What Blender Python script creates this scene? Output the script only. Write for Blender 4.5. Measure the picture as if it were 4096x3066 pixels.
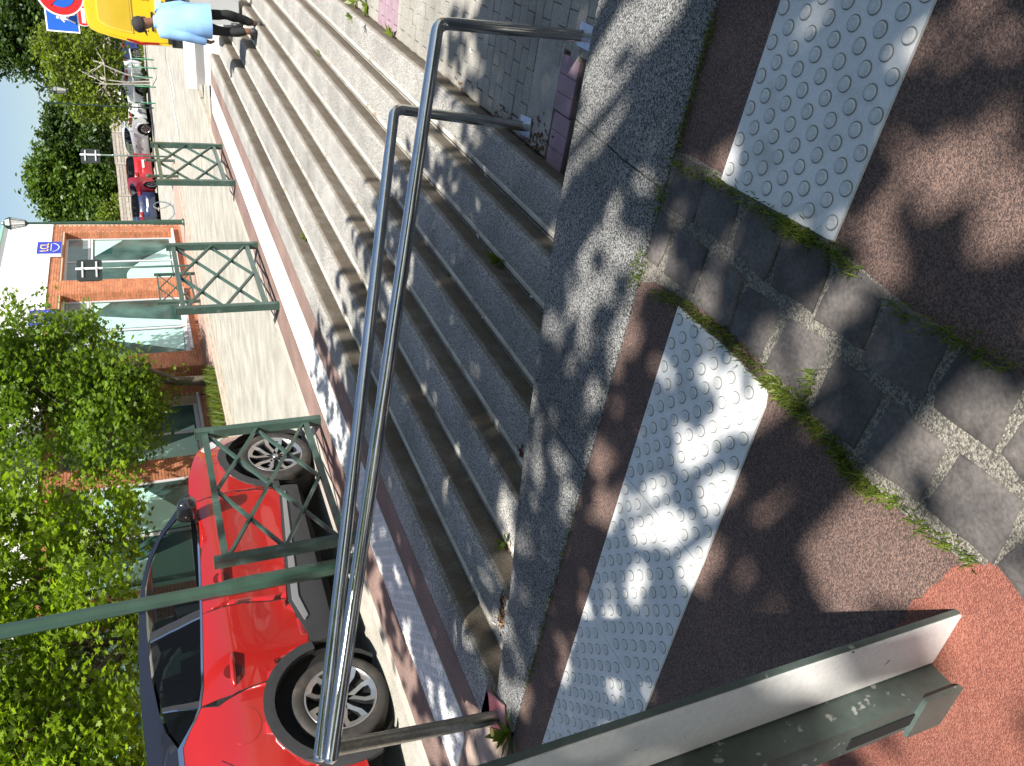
import bpy, bmesh, math, random
import numpy as np
from mathutils import Vector, Matrix, noise
random.seed(11); RNG = np.random.default_rng(11)
for o in list(bpy.data.objects): bpy.data.objects.remove(o, do_unlink=True)
S = bpy.context.scene
COL = S.collection
rad = math.radians

# ------------------------------------------------------------------ camera
# world: X right, Y forward, Z up, Z = 0 is the street pavement; the phone was held on its side
PITCH, ROLL, FOC, HC = 0.42821, -0.105324, 3074.0, 1.22189
IW, IH = 4096, 3066
def cam_axes():
    r = Vector((1, 0, 0)); u = Vector((0, math.sin(PITCH), math.cos(PITCH))); f = Vector((0, math.cos(PITCH), -math.sin(PITCH)))
    c, s = math.cos(ROLL), math.sin(ROLL)
    return r*c + u*s, u*c - r*s, f
CR, CU, CF = cam_axes()
CAM = Vector((0, 0, HC))
cd = bpy.data.cameras.new('camera'); cam = bpy.data.objects.new('camera', cd); COL.objects.link(cam)
M = Matrix.Identity(4)
for i, ax in enumerate((-CU, CR, -CF)):
    for j in range(3): M[j][i] = ax[j]
M.translation = CAM
cam.matrix_world = M
cd.sensor_fit = 'HORIZONTAL'; cd.sensor_width = 36; cd.lens = 36*FOC/IW
cd.clip_start = 0.05; cd.clip_end = 2000
S.camera = cam
# ------------------------------------------------------------------ light
SUN_AZ = rad(-76.3); SUN_EL = rad(55.4)
sd = Vector((math.cos(SUN_AZ)*math.cos(SUN_EL), math.sin(SUN_AZ)*math.cos(SUN_EL), math.sin(SUN_EL)))
w = bpy.data.worlds.new('World'); S.world = w; w.use_nodes = True
nt = w.node_tree; bg = nt.nodes['Background']
sky = nt.nodes.new('ShaderNodeTexSky'); sky.sky_type = 'NISHITA'; sky.sun_disc = False
sky.sun_elevation = SUN_EL; sky.sun_rotation = math.atan2(sd.x, sd.y); sky.air_density = 1.0; sky.dust_density = 1.0; sky.ozone_density = 1.0
nt.links.new(sky.outputs[0], bg.inputs[0]); bg.inputs[1].default_value = 0.067
sl = bpy.data.lights.new('sun', 'SUN'); sl.energy = 5.0; sl.angle = rad(0.53); sl.color = (1.0, 0.955, 0.88)
so = bpy.data.objects.new('sun', sl); COL.objects.link(so); so.rotation_euler = sd.to_track_quat('Z', 'Y').to_euler()
S.view_settings.view_transform = 'Standard'; S.view_settings.look = 'None'
S.view_settings.gamma = 1.0; S.view_settings.use_curve_mapping = False
S.view_settings.exposure = 1.05
S.render.engine = 'CYCLES'
S.cycles.max_bounces = 8; S.cycles.transparent_max_bounces = 12

# ------------------------------------------------------------------ frames
TH = rad(53.5)
EX = Vector((math.cos(TH), math.sin(TH), 0)); MX = Vector((-math.sin(TH), math.cos(TH), 0))   # along the street / across it
def W(a, m, z=0.0): return EX*a + MX*m + Vector((0, 0, z))
def AM(p): return (p.x*EX.x + p.y*EX.y, p.x*MX.x + p.y*MX.y)
STREET = Matrix.Rotation(TH, 4, 'Z')
def ray(px, py):
    return CR*((IH/2-py)/FOC) + CU*((IW/2-px)/FOC) + CF
def on_z(px, py, z=0.0):
    d = ray(px, py); return CAM + d*((z-HC)/d.z)
PA, PB, PC = -0.1193, -0.0624, 0.0048
def path_z(x, y): return PA + PB*x + PC*y
def on_path(px, py, lift=0.0):
    d = ray(px, py); t = (PA+lift-HC)/(d.z-PB*d.x-PC*d.y); return CAM + d*t
def on_m(px, py, mm):
    d = ray(px, py); return CAM + d*(mm/(d.x*MX.x+d.y*MX.y))
def far_z(x, y):
    t = max(0.0, min(1.0, (y-29)/15.0)); return 0.25*t*t*(3-2*t)

# ------------------------------------------------------------------ materials
MATS = {}
def nmat(name):
    m = bpy.data.materials.new(name); m.use_nodes = True
    return m, m.node_tree, m.node_tree.nodes['Principled BSDF']
def lin(c): return tuple((x/12.92 if x <= .04045 else ((x+.055)/1.055)**2.4) for x in c)
def mat(name, base, rough=.6, var=.0, vscale=3.0, fine=.0, fscale=80.0, bump=.0, bscale=60.0, metal=0.0, coat=0.0, spec=.5, tint=None, tscale=1.0, tlo=.45, thi=.65, isl=0.0, objr=0.0, bdist=.004):
    """Principled with world-space variation: large patches (var), fine grain (fine), a second colour in stains (tint), bump."""
    if name in MATS: return MATS[name]
    m, t, b = nmat(name); N = t.nodes; L = t.links
    b.inputs['Roughness'].default_value = rough; b.inputs['Metallic'].default_value = metal
    b.inputs['Coat Weight'].default_value = coat; b.inputs['Coat Roughness'].default_value = .03
    b.inputs['Specular IOR Level'].default_value = spec
    pos = N.new('ShaderNodeNewGeometry').outputs['Position']
    col = N.new('ShaderNodeRGB'); col.outputs[0].default_value = (*base, 1); cur = col.outputs[0]
    def noise_tex(sc, det=3.0):
        n = N.new('ShaderNodeTexNoise'); n.inputs['Scale'].default_value = sc; n.inputs['Detail'].default_value = det
        L.new(pos, n.inputs['Vector']); return n.outputs['Fac']
    def ramp(src, lo, hi, c0, c1):
        r = N.new('ShaderNodeMapRange'); r.inputs['From Min'].default_value = lo; r.inputs['From Max'].default_value = hi
        r.inputs['To Min'].default_value = c0; r.inputs['To Max'].default_value = c1; L.new(src, r.inputs['Value']); return r.outputs[0]
    def mul(cur, fac):
        x = N.new('ShaderNodeMix'); x.data_type = 'RGBA'; x.blend_type = 'MULTIPLY'; x.inputs['Factor'].default_value = 1
        L.new(cur, x.inputs['A']); L.new(fac, x.inputs['B']); return x.outputs['Result']
    if tint is not None:
        x = N.new('ShaderNodeMix'); x.data_type = 'RGBA'; x.inputs['B'].default_value = (*tint, 1)
        L.new(ramp(noise_tex(tscale, 5.0), tlo, thi, 0, 1), x.inputs['Factor']); L.new(cur, x.inputs['A']); cur = x.outputs['Result']
    if var: cur = mul(cur, ramp(noise_tex(vscale, 4.0), .3, .7, 1-var, 1+var))
    if fine: cur = mul(cur, ramp(noise_tex(fscale, 2.0), .32, .68, 1-fine, 1+fine))
    if isl: cur = mul(cur, ramp(N.nodes['g'].outputs[0] if False else N.new('ShaderNodeNewGeometry').outputs['Random Per Island'], 0, 1, 1-isl, 1+isl))
    if objr: cur = mul(cur, ramp(N.new('ShaderNodeObjectInfo').outputs['Random'], 0, 1, 1-objr, 1+objr))
    L.new(cur, b.inputs['Base Color'])
    if bump:
        bp = N.new('ShaderNodeBump'); bp.inputs['Strength'].default_value = bump; bp.inputs['Distance'].default_value = bdist
        L.new(noise_tex(bscale, 3.0), bp.inputs['Height']); L.new(bp.outputs[0], b.inputs['Normal'])
    MATS[name] = m; return m
def leaf_mat(name, base, trans=.45, var=.35, hue=(1.25, 1.1, .6)):
    m, t, b = nmat(name); N = t.nodes; L = t.links
    g = N.new('ShaderNodeNewGeometry')
    x = N.new('ShaderNodeMix'); x.data_type = 'RGBA'
    x.inputs['A'].default_value = (*[c*(1-var) for c in base], 1); x.inputs['B'].default_value = (*[min(1, c*(1+var)*h) for c, h in zip(base, hue)], 1)
    L.new(g.outputs['Random Per Island'], x.inputs['Factor']); L.new(x.outputs['Result'], b.inputs['Base Color'])
    b.inputs['Roughness'].default_value = .45; b.inputs['Specular IOR Level'].default_value = .4
    tr = N.new('ShaderNodeBsdfTranslucent'); 
    y = N.new('ShaderNodeMix'); y.data_type = 'RGBA'; y.blend_type = 'MULTIPLY'; y.inputs['Factor'].default_value = 1; y.inputs['B'].default_value = (2.0, 2.0, .5, 1)
    L.new(x.outputs['Result'], y.inputs['A']); L.new(y.outputs['Result'], tr.inputs['Color'])
    mx = N.new('ShaderNodeMixShader'); mx.inputs[0].default_value = trans
    L.new(b.outputs[0], mx.inputs[1]); L.new(tr.outputs[0], mx.inputs[2]); L.new(mx.outputs[0], N['Material Output'].inputs['Surface'])
    MATS[name] = m; return m
def glass_mat(name, tint, mixf=.5, base=(.01, .012, .014)):
    m, t, b = nmat(name); N = t.nodes; L = t.links
    b.inputs['Base Color'].default_value = (*base, 1); b.inputs['Roughness'].default_value = .03
    tr = N.new('ShaderNodeBsdfTransparent'); tr.inputs[0].default_value = (*tint, 1)
    mx = N.new('ShaderNodeMixShader'); mx.inputs[0].default_value = mixf
    L.new(b.outputs[0], mx.inputs[1]); L.new(tr.outputs[0], mx.inputs[2]); L.new(mx.outputs[0], N['Material Output'].inputs['Surface'])
    return m
def aggregate(name, dark, light, scale=210.0, stain=None, samt=.5, rough=.85, lo=.36, hi=.64):
    """exposed-aggregate concrete: crisp small stones of two tones"""
    m, t, b = nmat(name); N = t.nodes; L = t.links
    pos = N.new('ShaderNodeNewGeometry').outputs['Position']
    v = N.new('ShaderNodeTexVoronoi'); v.inputs['Scale'].default_value = scale; L.new(pos, v.inputs['Vector'])
    sep = N.new('ShaderNodeSeparateColor'); L.new(v.outputs['Color'], sep.inputs[0])
    x = N.new('ShaderNodeMix'); x.data_type = 'RGBA'; x.inputs['A'].default_value = (*dark, 1); x.inputs['B'].default_value = (*light, 1)
    mr = N.new('ShaderNodeMapRange'); mr.inputs['From Min'].default_value = lo-.15; mr.inputs['From Max'].default_value = hi+.25; L.new(sep.outputs[0], mr.inputs['Value']); L.new(mr.outputs[0], x.inputs['Factor'])
    n = N.new('ShaderNodeTexNoise'); n.inputs['Scale'].default_value = 2.2; n.inputs['Detail'].default_value = 6; L.new(pos, n.inputs['Vector'])
    mv = N.new('ShaderNodeMapRange'); mv.inputs['From Min'].default_value = .3; mv.inputs['From Max'].default_value = .7; mv.inputs['To Min'].default_value = .70; mv.inputs['To Max'].default_value = 1.18; L.new(n.outputs['Fac'], mv.inputs['Value'])
    y = N.new('ShaderNodeMix'); y.data_type = 'RGBA'; y.blend_type = 'MULTIPLY'; y.inputs['Factor'].default_value = 1; L.new(x.outputs['Result'], y.inputs['A']); L.new(mv.outputs[0], y.inputs['B'])
    cur = y.outputs['Result']
    if stain:
        n2 = N.new('ShaderNodeTexNoise'); n2.inputs['Scale'].default_value = 9; n2.inputs['Detail'].default_value = 5; L.new(pos, n2.inputs['Vector'])
        m2 = N.new('ShaderNodeMapRange'); m2.inputs['From Min'].default_value = .3; m2.inputs['From Max'].default_value = .6; m2.inputs['To Min'].default_value = samt*.6; m2.inputs['To Max'].default_value = min(1, samt*1.3); L.new(n2.outputs['Fac'], m2.inputs['Value'])
        z = N.new('ShaderNodeMix'); z.data_type = 'RGBA'; z.inputs['B'].default_value = (*stain, 1); L.new(m2.outputs[0], z.inputs['Factor']); L.new(cur, z.inputs['A']); cur = z.outputs['Result']
    L.new(cur, b.inputs['Base Color']); b.inputs['Roughness'].default_value = rough
    bp = N.new('ShaderNodeBump'); bp.inputs['Strength'].default_value = .7; bp.inputs['Distance'].default_value = .004
    L.new(v.outputs['Distance'], bp.inputs['Height']); bp.invert = True; L.new(bp.outputs[0], b.inputs['Normal'])
    MATS[name] = m; return m

M_RED = aggregate('red_asphalt', (.072, .046, .040), (.25, .158, .125), 330, lo=.35, hi=.9)
M_REDP = aggregate('dusty_red_asphalt', (.15, .095, .08), (.37, .25, .205), 330, lo=.35, hi=.9)
M_RED2 = aggregate('red_asphalt_bright', (.20, .062, .042), (.34, .13, .09), 380)
M_ROAD = aggregate('road_asphalt', (.25, .235, .20), (.47, .445, .385), 260, rough=.9)
M_AGG = aggregate('grey_aggregate', (.06, .06, .062), (.62, .59, .53), 300)
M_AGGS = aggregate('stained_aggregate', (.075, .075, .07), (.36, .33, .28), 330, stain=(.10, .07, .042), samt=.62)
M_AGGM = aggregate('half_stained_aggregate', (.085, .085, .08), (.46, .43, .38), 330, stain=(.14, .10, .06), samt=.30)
M_COPE = aggregate('coping_aggregate', (.030, .032, .035), (.34, .335, .32), 280)
M_STRIP = mat('smooth_concrete_strip', (.46, .44, .38), .8, .2, 6, .15, 120, .2, 90, tint=(.16, .11, .06), tscale=5, tlo=.55, thi=.75)
M_WHITE = mat('white_resin', (.72, .72, .70), .55, .06, 5, .05, 150, .05, 200, tint=(.50, .50, .47), tscale=9, tlo=.55, thi=.8)
M_STUD = mat('white_stud', (.66, .66, .63), .5, .1, 30, .1, 300)
M_STUDRING = mat('stud_ring_grey', (.24, .235, .22), .9, .2, 40)  # darker disc under each stud, showing as a thin ring
M_SETT = mat('dark_sett_stone', (.074, .066, .063), .8, .3, 10, .22, 110, .5, 45, tint=(.115, .10, .09), tscale=6, tlo=.45, thi=.7, objr=.22, bdist=.008)
M_MORTAR = aggregate('pebbly_mortar', (.09, .082, .068), (.27, .25, .21), 260)
M_PAVER = aggregate('grey_paver_stone', (.20, .195, .175), (.46, .43, .37), 330)
M_PAVP = mat('mauve_paver_stone', (.28, .195, .225), .85, .15, 8, .12, 140, .1, 100)
M_EARTH = mat('earth_joint', (.075, .06, .042), .95, .3, 6, .3, 60)
M_STEEL = mat('brushed_steel', (.68, .67, .65), .14, .08, 14, .06, 90, .03, 120, metal=1.0)
M_STEELDK = mat('darker_steel', (.36, .34, .30), .3, .2, 10, .15, 60, .05, 90, metal=1.0)  # darker, browner and rougher steel for the single post
M_PLATE = mat('plate_steel', (.58, .60, .66), .35, .1, 20, metal=.9)
M_PLATEP = mat('pink_plate_steel', (.60, .34, .36), .4, .2, 14, metal=.6)
M_GREEN = mat('green_paint', (.040, .076, .060), .38, .15, 6, .08, 60, .05, 60, tint=(.11, .16, .14), tscale=12, tlo=.6, thi=.8, coat=.15)
M_GREEND = mat('dark_green_paint', (.012, .028, .022), .35, .15, 8)
M_GREENG = mat('bright_green_paint', (.01, .13, .06), .4, .1, 8)
M_CHIP = mat('chipped_green_paint', (.075, .098, .088), .42, .2, 7, .1, 60, .1, 40, tint=(.30, .31, .29), tscale=34, tlo=.64, thi=.67)
M_WPAINT = mat('white_post_paint', (.78, .765, .74), .5, .05, 8, .05, 90, .1, 70, tint=(.13, .12, .10), tscale=34, tlo=.70, thi=.73)
M_BRICK = mat('brick', (.48, .185, .09), .85, .18, 3, .12, 40, .1, 60, isl=.16, objr=.16)
M_BMORT = mat('brick_mortar', (.52, .41, .30), .9, .1, 6)
M_CLAD = mat('white_cladding', (.82, .815, .80), .6, .03, 2)
M_ALU = mat('grey_aluminium', (.52, .53, .56), .45, .04, 5)
M_PANE = mat('green_reflection_pane', (.020, .060, .055), .06, .2, 1.5, spec=.7, tint=(.07, .15, .135), tscale=.9, tlo=.42, thi=.62)  # green interior and reflections painted into the opaque pane colour
M_FILM = mat('mint_film', (.42, .68, .62), .35, .03, 2)
M_BLUE = mat('sign_blue', (.03, .045, .42), .35)
M_YEL = mat('letter_yellow', (.85, .62, .16), .4)
M_WH = mat('plain_white', (.8, .8, .8), .45)
M_BLACK = mat('black_plastic', (.018, .018, .02), .5, .1, 20)
M_DARK = mat('dark_void', (.006, .006, .006), .9)
M_PANELB = mat('sign_back', (.018, .026, .024), .5, .15, 10)
M_TYRE = mat('tyre_rubber', (.028, .025, .023), .8, .2, 12, tint=(.075, .06, .048), tscale=10, tlo=.5, thi=.75)
M_RIM = mat('machined_alloy', (.46, .46, .46), .28, metal=.85)
M_RIMD = mat('dark_alloy', (.04, .04, .045), .35, metal=.6)
M_BARK = mat('bark', (.085, .07, .052), .9, .3, 8, .3, 40, .5, 30)
M_BIRCH = mat('birch_bark', (.30, .28, .24), .8, .15, 8, tint=(.12, .1, .08), tscale=9, tlo=.6, thi=.66)
M_ROADW = mat('road_white', (.68, .67, .62), .8, .1, 6, tint=(.33, .31, .27), tscale=14, tlo=.5, thi=.65)
M_KERB = mat('kerb_stone', (.40, .36, .30), .85, .15, 5, .12, 70, .1, 50)
M_WOOD = mat('weathered_wood', (.33, .29, .25), .9, .2, 8, .2, 30, objr=.15)
L_NEAR = leaf_mat('leaf_bright', (.12, .20, .026), .5)
L_NEAR2 = leaf_mat('leaf_mid', (.082, .15, .026), .45)
L_FAR = leaf_mat('leaf_far', (.055, .105, .026), .3)
L_FARD = leaf_mat('leaf_far_dark', (.035, .07, .026), .28)
L_FARY = leaf_mat('leaf_far_yellow', (.10, .15, .03), .35)
L_GRASS = leaf_mat('grass_blade', (.085, .13, .028), .35)
L_MOSS = leaf_mat('moss_blade', (.10, .125, .025), .3)

# ------------------------------------------------------------------ mesh helpers
def link(o, parent=None):
    COL.objects.link(o)
    if parent is not None: o.parent = parent
    return o
def tag(o, label, cat, group=None):
    o['label'] = label; o['category'] = cat
    if group: o['group'] = group
    return o
def struct(o, label=None):
    o['kind'] = 'structure'
    if label: o['label'] = label
    return o
def stuff(o): o['kind'] = 'stuff'; return o
def empty(name, loc=(0, 0, 0), rot=0.0):
    o = bpy.data.objects.new(name, None); o.empty_display_size = .1; COL.objects.link(o); o.location = loc; o.rotation_euler = (0, 0, rot); return o
def obj(name, me, parent=None, loc=None):
    o = link(bpy.data.objects.new(name, me), parent)
    if loc is not None: o.location = loc
    return o
class MB:
    def __init__(s): s.v = []; s.f = []; s.mi = []; s.sm = []
    def add(s, vs, fs, mi=0, smooth=False):
        n = len(s.v); s.v += [tuple(x) for x in vs]
        for f in fs: s.f.append([n+i for i in f]); s.mi.append(mi); s.sm.append(smooth)
    def box(s, c, d, R=None, mi=0):
        hx, hy, hz = d[0]/2, d[1]/2, d[2]/2
        vs = [Vector((sx*hx, sy*hy, sz*hz)) for sz in (-1, 1) for sy in (-1, 1) for sx in (-1, 1)]
        if R is not None: vs = [R @ v for v in vs]
        c = Vector(c); s.add([c+v for v in vs], [(0, 2, 3, 1), (4, 5, 7, 6), (0, 1, 5, 4), (2, 6, 7, 3), (0, 4, 6, 2), (1, 3, 7, 5)], mi)
    def bar(s, p, q, w, h, up=Vector((0, 0, 1)), mi=0):
        p, q = Vector(p), Vector(q); d = q-p; L = d.length; x = d/L
        y = up.cross(x)
        if y.length < 1e-4: y = Vector((0, 1, 0)).cross(x)
        y.normalize(); z = x.cross(y)
        R = Matrix((x, y, z)).transposed(); s.box((p+q)/2, (L, w, h), R, mi)
    def prism(s, poly, dz, mi=0, top=None):
        """poly: list of 3D points (top face), extruded down by dz"""
        n = len(poly); P = [Vector(p) for p in poly]; d = Vector((0, 0, -dz))
        s.add(P+[p+d for p in P], [tuple(range(n)), tuple(range(2*n-1, n-1, -1))]+[(i, i+n, (i+1) % n+n, (i+1) % n) for i in range(n)], mi)
    def bevprism(s, poly, dz, bev, drop=None, mi=0, jit=0.0):
        """stone: flat top, chamfered shoulder"""
        n = len(poly); P = [Vector(p) for p in poly]; c = sum(P, Vector())/n
        top = []
        for p in P:
            d = (c-p); d.z = 0; d.normalize(); top.append(p+d*bev+Vector((0, 0, random.uniform(-jit, jit))))
        mid = [p+Vector((0, 0, -(drop or bev*.7))) for p in P]; bot = [p+Vector((0, 0, -dz)) for p in P]
        fs = [tuple(range(n))]
        for k in range(2): fs += [(k*n+i, (k+1)*n+i, (k+1)*n+(i+1) % n, k*n+(i+1) % n) for i in range(n)]
        s.add(top+mid+bot, fs, mi)
    def tube(s, path, r, n=12, cap=True, mi=0):
        P = [Vector(p) for p in path]; rs = r if isinstance(r, (list, tuple)) else [r]*len(P)
        t0 = (P[1]-P[0]).normalized(); u = t0.orthogonal().normalized(); rings = []
        for i, p in enumerate(P):
            t = ((P[min(i+1, len(P)-1)]-P[max(i-1, 0)])).normalized()
            u = (u - t*u.dot(t)).normalized(); v = t.cross(u)
            rings.append([p+(u*math.cos(2*math.pi*k/n)+v*math.sin(2*math.pi*k/n))*rs[i] for k in range(n)])
        vs = [q for R in rings for q in R]; fs = []
        for i in range(len(P)-1):
            for k in range(n): fs.append((i*n+k, i*n+(k+1) % n, (i+1)*n+(k+1) % n, (i+1)*n+k))
        s.add(vs, fs, mi, True)
        if cap:
            s.add(rings[0], [tuple(range(n-1, -1, -1))], mi); s.add(rings[-1], [tuple(range(n))], mi)
    def lathe(s, prof, n=24, c=(0, 0, 0), axis='Z', mi=0, smooth=True):
        c = Vector(c); vs = []
        for r, h in prof:
            for k in range(n):
                a = 2*math.pi*k/n; x, y = r*math.cos(a), r*math.sin(a)
                vs.append(c+(Vector((x, y, h)) if axis == 'Z' else Vector((x, h, y))))
        fs = []
        for i in range(len(prof)-1):
            for k in range(n):
                f = (i*n+k, i*n+(k+1) % n, (i+1)*n+(k+1) % n, (i+1)*n+k); fs.append(f if axis == 'Z' else f[::-1])
        s.add(vs, fs, mi, smooth)
    def mesh(s, name, mats):
        me = bpy.data.meshes.new(name); me.from_pydata(s.v, [], s.f)
        for m in (mats if isinstance(mats, (list, tuple)) else [mats]): me.materials.append(m)
        me.polygons.foreach_set('material_index', s.mi); me.polygons.foreach_set('use_smooth', s.sm); me.update(); return me
    def build(s, name, mats, parent=None, loc=None): return obj(name, s.mesh(name, mats), parent, loc)
def fillet(pts, r, n=6):
    P = [Vector(p) for p in pts]; out = [P[0]]
    for i in range(1, len(P)-1):
        a = (P[i-1]-P[i]).normalized(); b = (P[i+1]-P[i]).normalized(); ang = a.angle(b)
        d = min(r/math.tan(ang/2), (P[i-1]-P[i]).length*.45, (P[i+1]-P[i]).length*.45)
        p, q = P[i]+a*d, P[i]+b*d
        for k in range(n+1):
            t = k/n; out.append(p*(1-t)**2+P[i]*2*t*(1-t)+q*t*t)
    return out+[P[-1]]
def grid_sheet(name, fn, nu, nv, m, thick=0.0):
    vs = [fn(i/nu, j/nv) for j in range(nv+1) for i in range(nu+1)]
    fs = [(j*(nu+1)+i, j*(nu+1)+i+1, (j+1)*(nu+1)+i+1, (j+1)*(nu+1)+i) for j in range(nv) for i in range(nu)]
    b = MB(); b.add(vs, fs, 0, True); return b.build(name, m)
def np_mesh(name, verts, k_per, m):
    """verts (N,k,3): N polygons of k corners each"""
    n, k = verts.shape[:2]; me = bpy.data.meshes.new(name)
    me.vertices.add(n*k); me.vertices.foreach_set('co', verts.reshape(-1).astype(np.float32))
    me.loops.add(n*k); me.loops.foreach_set('vertex_index', np.arange(n*k, dtype=np.int32))
    me.polygons.add(n); me.polygons.foreach_set('loop_start', np.arange(0, n*k, k, dtype=np.int32)); me.polygons.foreach_set('loop_total', np.full(n, k, dtype=np.int32))
    me.materials.append(m); me.update(calc_edges=True); me.validate(); return me

# ================================================================== SETTING
g = grid_sheet('ground', lambda u, v: Vector(((u-.5)*900, (v-.4)*900, -1.12)), 2, 2, mat('soil', (.16, .15, .09), .95, .3, .3)); struct(g)
r = grid_sheet('road', lambda u, v: (lambda p: Vector((p.x, p.y, -.05+far_z(p.x, p.y))))(W(-30+170*u, 4.49+110*v*v)), 90, 50, M_ROAD); struct(r)
q = MB(); q.add([W(14.04, -30, -.055), W(90, -30, -.055), W(90, 4.60, -.055), W(14.04, 4.60, -.055)], [(0, 1, 2, 3)]); struct(q.build('side_street', M_ROAD))
def near_edge(m): return 1.79-.072*m
FAR_PTS = [(-4, 2.75), (.32, 2.50), (1.05, 2.38), (1.956, 2.12), (2.81, 1.836), (3.2, 1.74)]
def far_edge(m):
    for (m0, a0), (m1, a1) in zip(FAR_PTS, FAR_PTS[1:]):
        if m <= m1: return a0+(a1-a0)*(m-m0)/(m1-m0)
    return FAR_PTS[-1][1]
def pz(p): return min(path_z(p.x, p.y), 0.0)
def path_fn(u, v):
    m = -7+11.37*v; a = -9+(near_edge(m)+9)*u; p = W(a, m); p.z = pz(p); return p
footpath = grid_sheet('footpath', path_fn, 40, 40, M_RED); struct(footpath)
pv = MB()
pv.add([W(near_edge(3.27), 3.275), W(14.03, 3.275), W(14.03, 4.37), W(near_edge(4.37), 4.37)], [(0, 1, 2, 3)])
pv.add([W(near_edge(3.02), 3.025), W(1.84, 3.025), W(1.84, 3.275), W(near_edge(3.27), 3.275)], [(0, 1, 2, 3)])
pavement = pv.build('pavement', M_REDP); struct(pavement)
pf = MB(); pf.prism([W(-30, 10.52, 0), W(31, 10.52, 0), W(31, 14.2, 0), W(-30, 14.2, 0)], .3)
far_pave = pf.build('far_pavement', mat('pinkish_paving', (.36, .235, .19), .9, .15, 2, .12, 60)); struct(far_pave)
kb = MB(); kb.box((0, 0, 0), (.99, .12, .2)); kme = kb.mesh('kerbstone', M_KERB)
for i in range(18):
    o = obj('kerbstone', kme, pavement); o.matrix_local = Matrix.Translation(W(-1.5+i+.5, 4.43, -.10+random.uniform(-.004, .004))) @ STREET
for i in range(26):
    o = obj('kerbstone', kme, far_pave); o.matrix_local = Matrix.Translation(W(5.5+i, 10.455, -.09)) @ STREET
# beige worn gutter lines and white lane markings on the road
def flat_quad(mb, pts, z=.004): mb.add([Vector((p.x, p.y, p.z+z)) for p in pts], [tuple(range(len(pts)))])
def road_pt(px, py):
    p = on_z(px, py, -.05)
    for _ in range(6): p = on_z(px, py, -.05+far_z(p.x, p.y))
    return p
for k, (p0, p1, wd) in enumerate([((676, 262), (700, 385), .13), ((684, 355), (716, 556), .14), ((677, 552), (704, 612), .10), ((688, 600), (716, 735), .10)]):
    A, B = road_pt(*p0), road_pt(*p1); d = (B-A).normalized(); n = Vector((-d.y, d.x, 0))*wd
    q = MB(); flat_quad(q, [A-n, B-n, B+n, A+n], .012); struct(q.build('lane_marking', M_ROADW))
q = MB(); q.add([W(5, 9.95, -.046), W(30, 9.95, -.046), W(30, 10.39, -.046), W(5, 10.39, -.046)], [(0, 1, 2, 3)]); struct(q.build('gutter', mat('gutter_concrete', (.38, .31, .25), .9, .2, 3, .15, 60, tint=(.16, .13, .08), tscale=4, tlo=.55, thi=.7)))
q = MB(); q.add([W(-2, 4.495, -.046), W(16, 4.495, -.046), W(16, 4.68, -.046), W(-2, 4.68, -.046)], [(0, 1, 2, 3)]); struct(q.build('gutter', MATS['gutter_concrete']))

# ---------------- staircase going down from the pavement to the paved landing
STEP_H, STEP_T, NOSE0 = .14, .285, 3.045
stair = empty('staircase'); struct(stair, 'grey exposed aggregate steps going down to the landing')
def step_block(k, a0, a1):
    top = -STEP_H*k; nose = NOSE0-STEP_T*k; back = (nose+STEP_T+.015) if k else 3.27
    prof = [(back, top), (nose+.09, top)]; R = .045
    for j in range(7):
        t = j/6*math.pi/2; prof.append((nose+R-R*math.sin(t), top-R+R*math.cos(t)))
    prof += [(nose+.008, top-.088), (nose+.016, top-STEP_H-.01), (back, top-STEP_H-.01)]
    n = len(prof); b = MB(); vs = [W(a0, m, z) for m, z in prof]+[W(a1, m, z) for m, z in prof]
    b.v = [tuple(v) for v in vs]
    for i in range(n):
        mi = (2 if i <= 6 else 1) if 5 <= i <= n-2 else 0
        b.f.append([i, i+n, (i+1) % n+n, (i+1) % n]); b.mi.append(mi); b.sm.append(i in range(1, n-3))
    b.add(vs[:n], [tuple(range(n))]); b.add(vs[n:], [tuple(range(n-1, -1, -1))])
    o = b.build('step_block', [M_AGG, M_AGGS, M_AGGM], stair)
    if k:
        s = MB(); f = nose+STEP_T
        L = a1-a0
        s.add([W(a0, f+.002, top+.001), W(a1, f+.002, top+.001), W(a1, f-.010, top+.001), W(a0, f-.010, top+.001)], [(0, 1, 2, 3)], 1)
        pr = [(f-.010, top+.0), (f-.013, top+.007), (f-.030, top+.008), (f-.041, top+.003), (f-.042, top-.0)]
        for (m0, z0), (m1, z1) in zip(pr, pr[1:]): s.add([W(a0, m0, z0), W(a1, m0, z0), W(a1, m1, z1), W(a0, m1, z1)], [(0, 1, 2, 3)])
        s.build('rear_strip', [M_STRIP, M_EARTH], o)
for k in range(7):
    a = 1.74; i = 0
    offs = [.6, 1.2, .9, 1.3, .7, 1.1, 1.0][k]
    a1 = a+offs
    while a < 14.0:
        a1 = min(a1, 14.02)
        step_block(k, a+.0012, a1-.0012); a = a1; a1 = a+1.25
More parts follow.
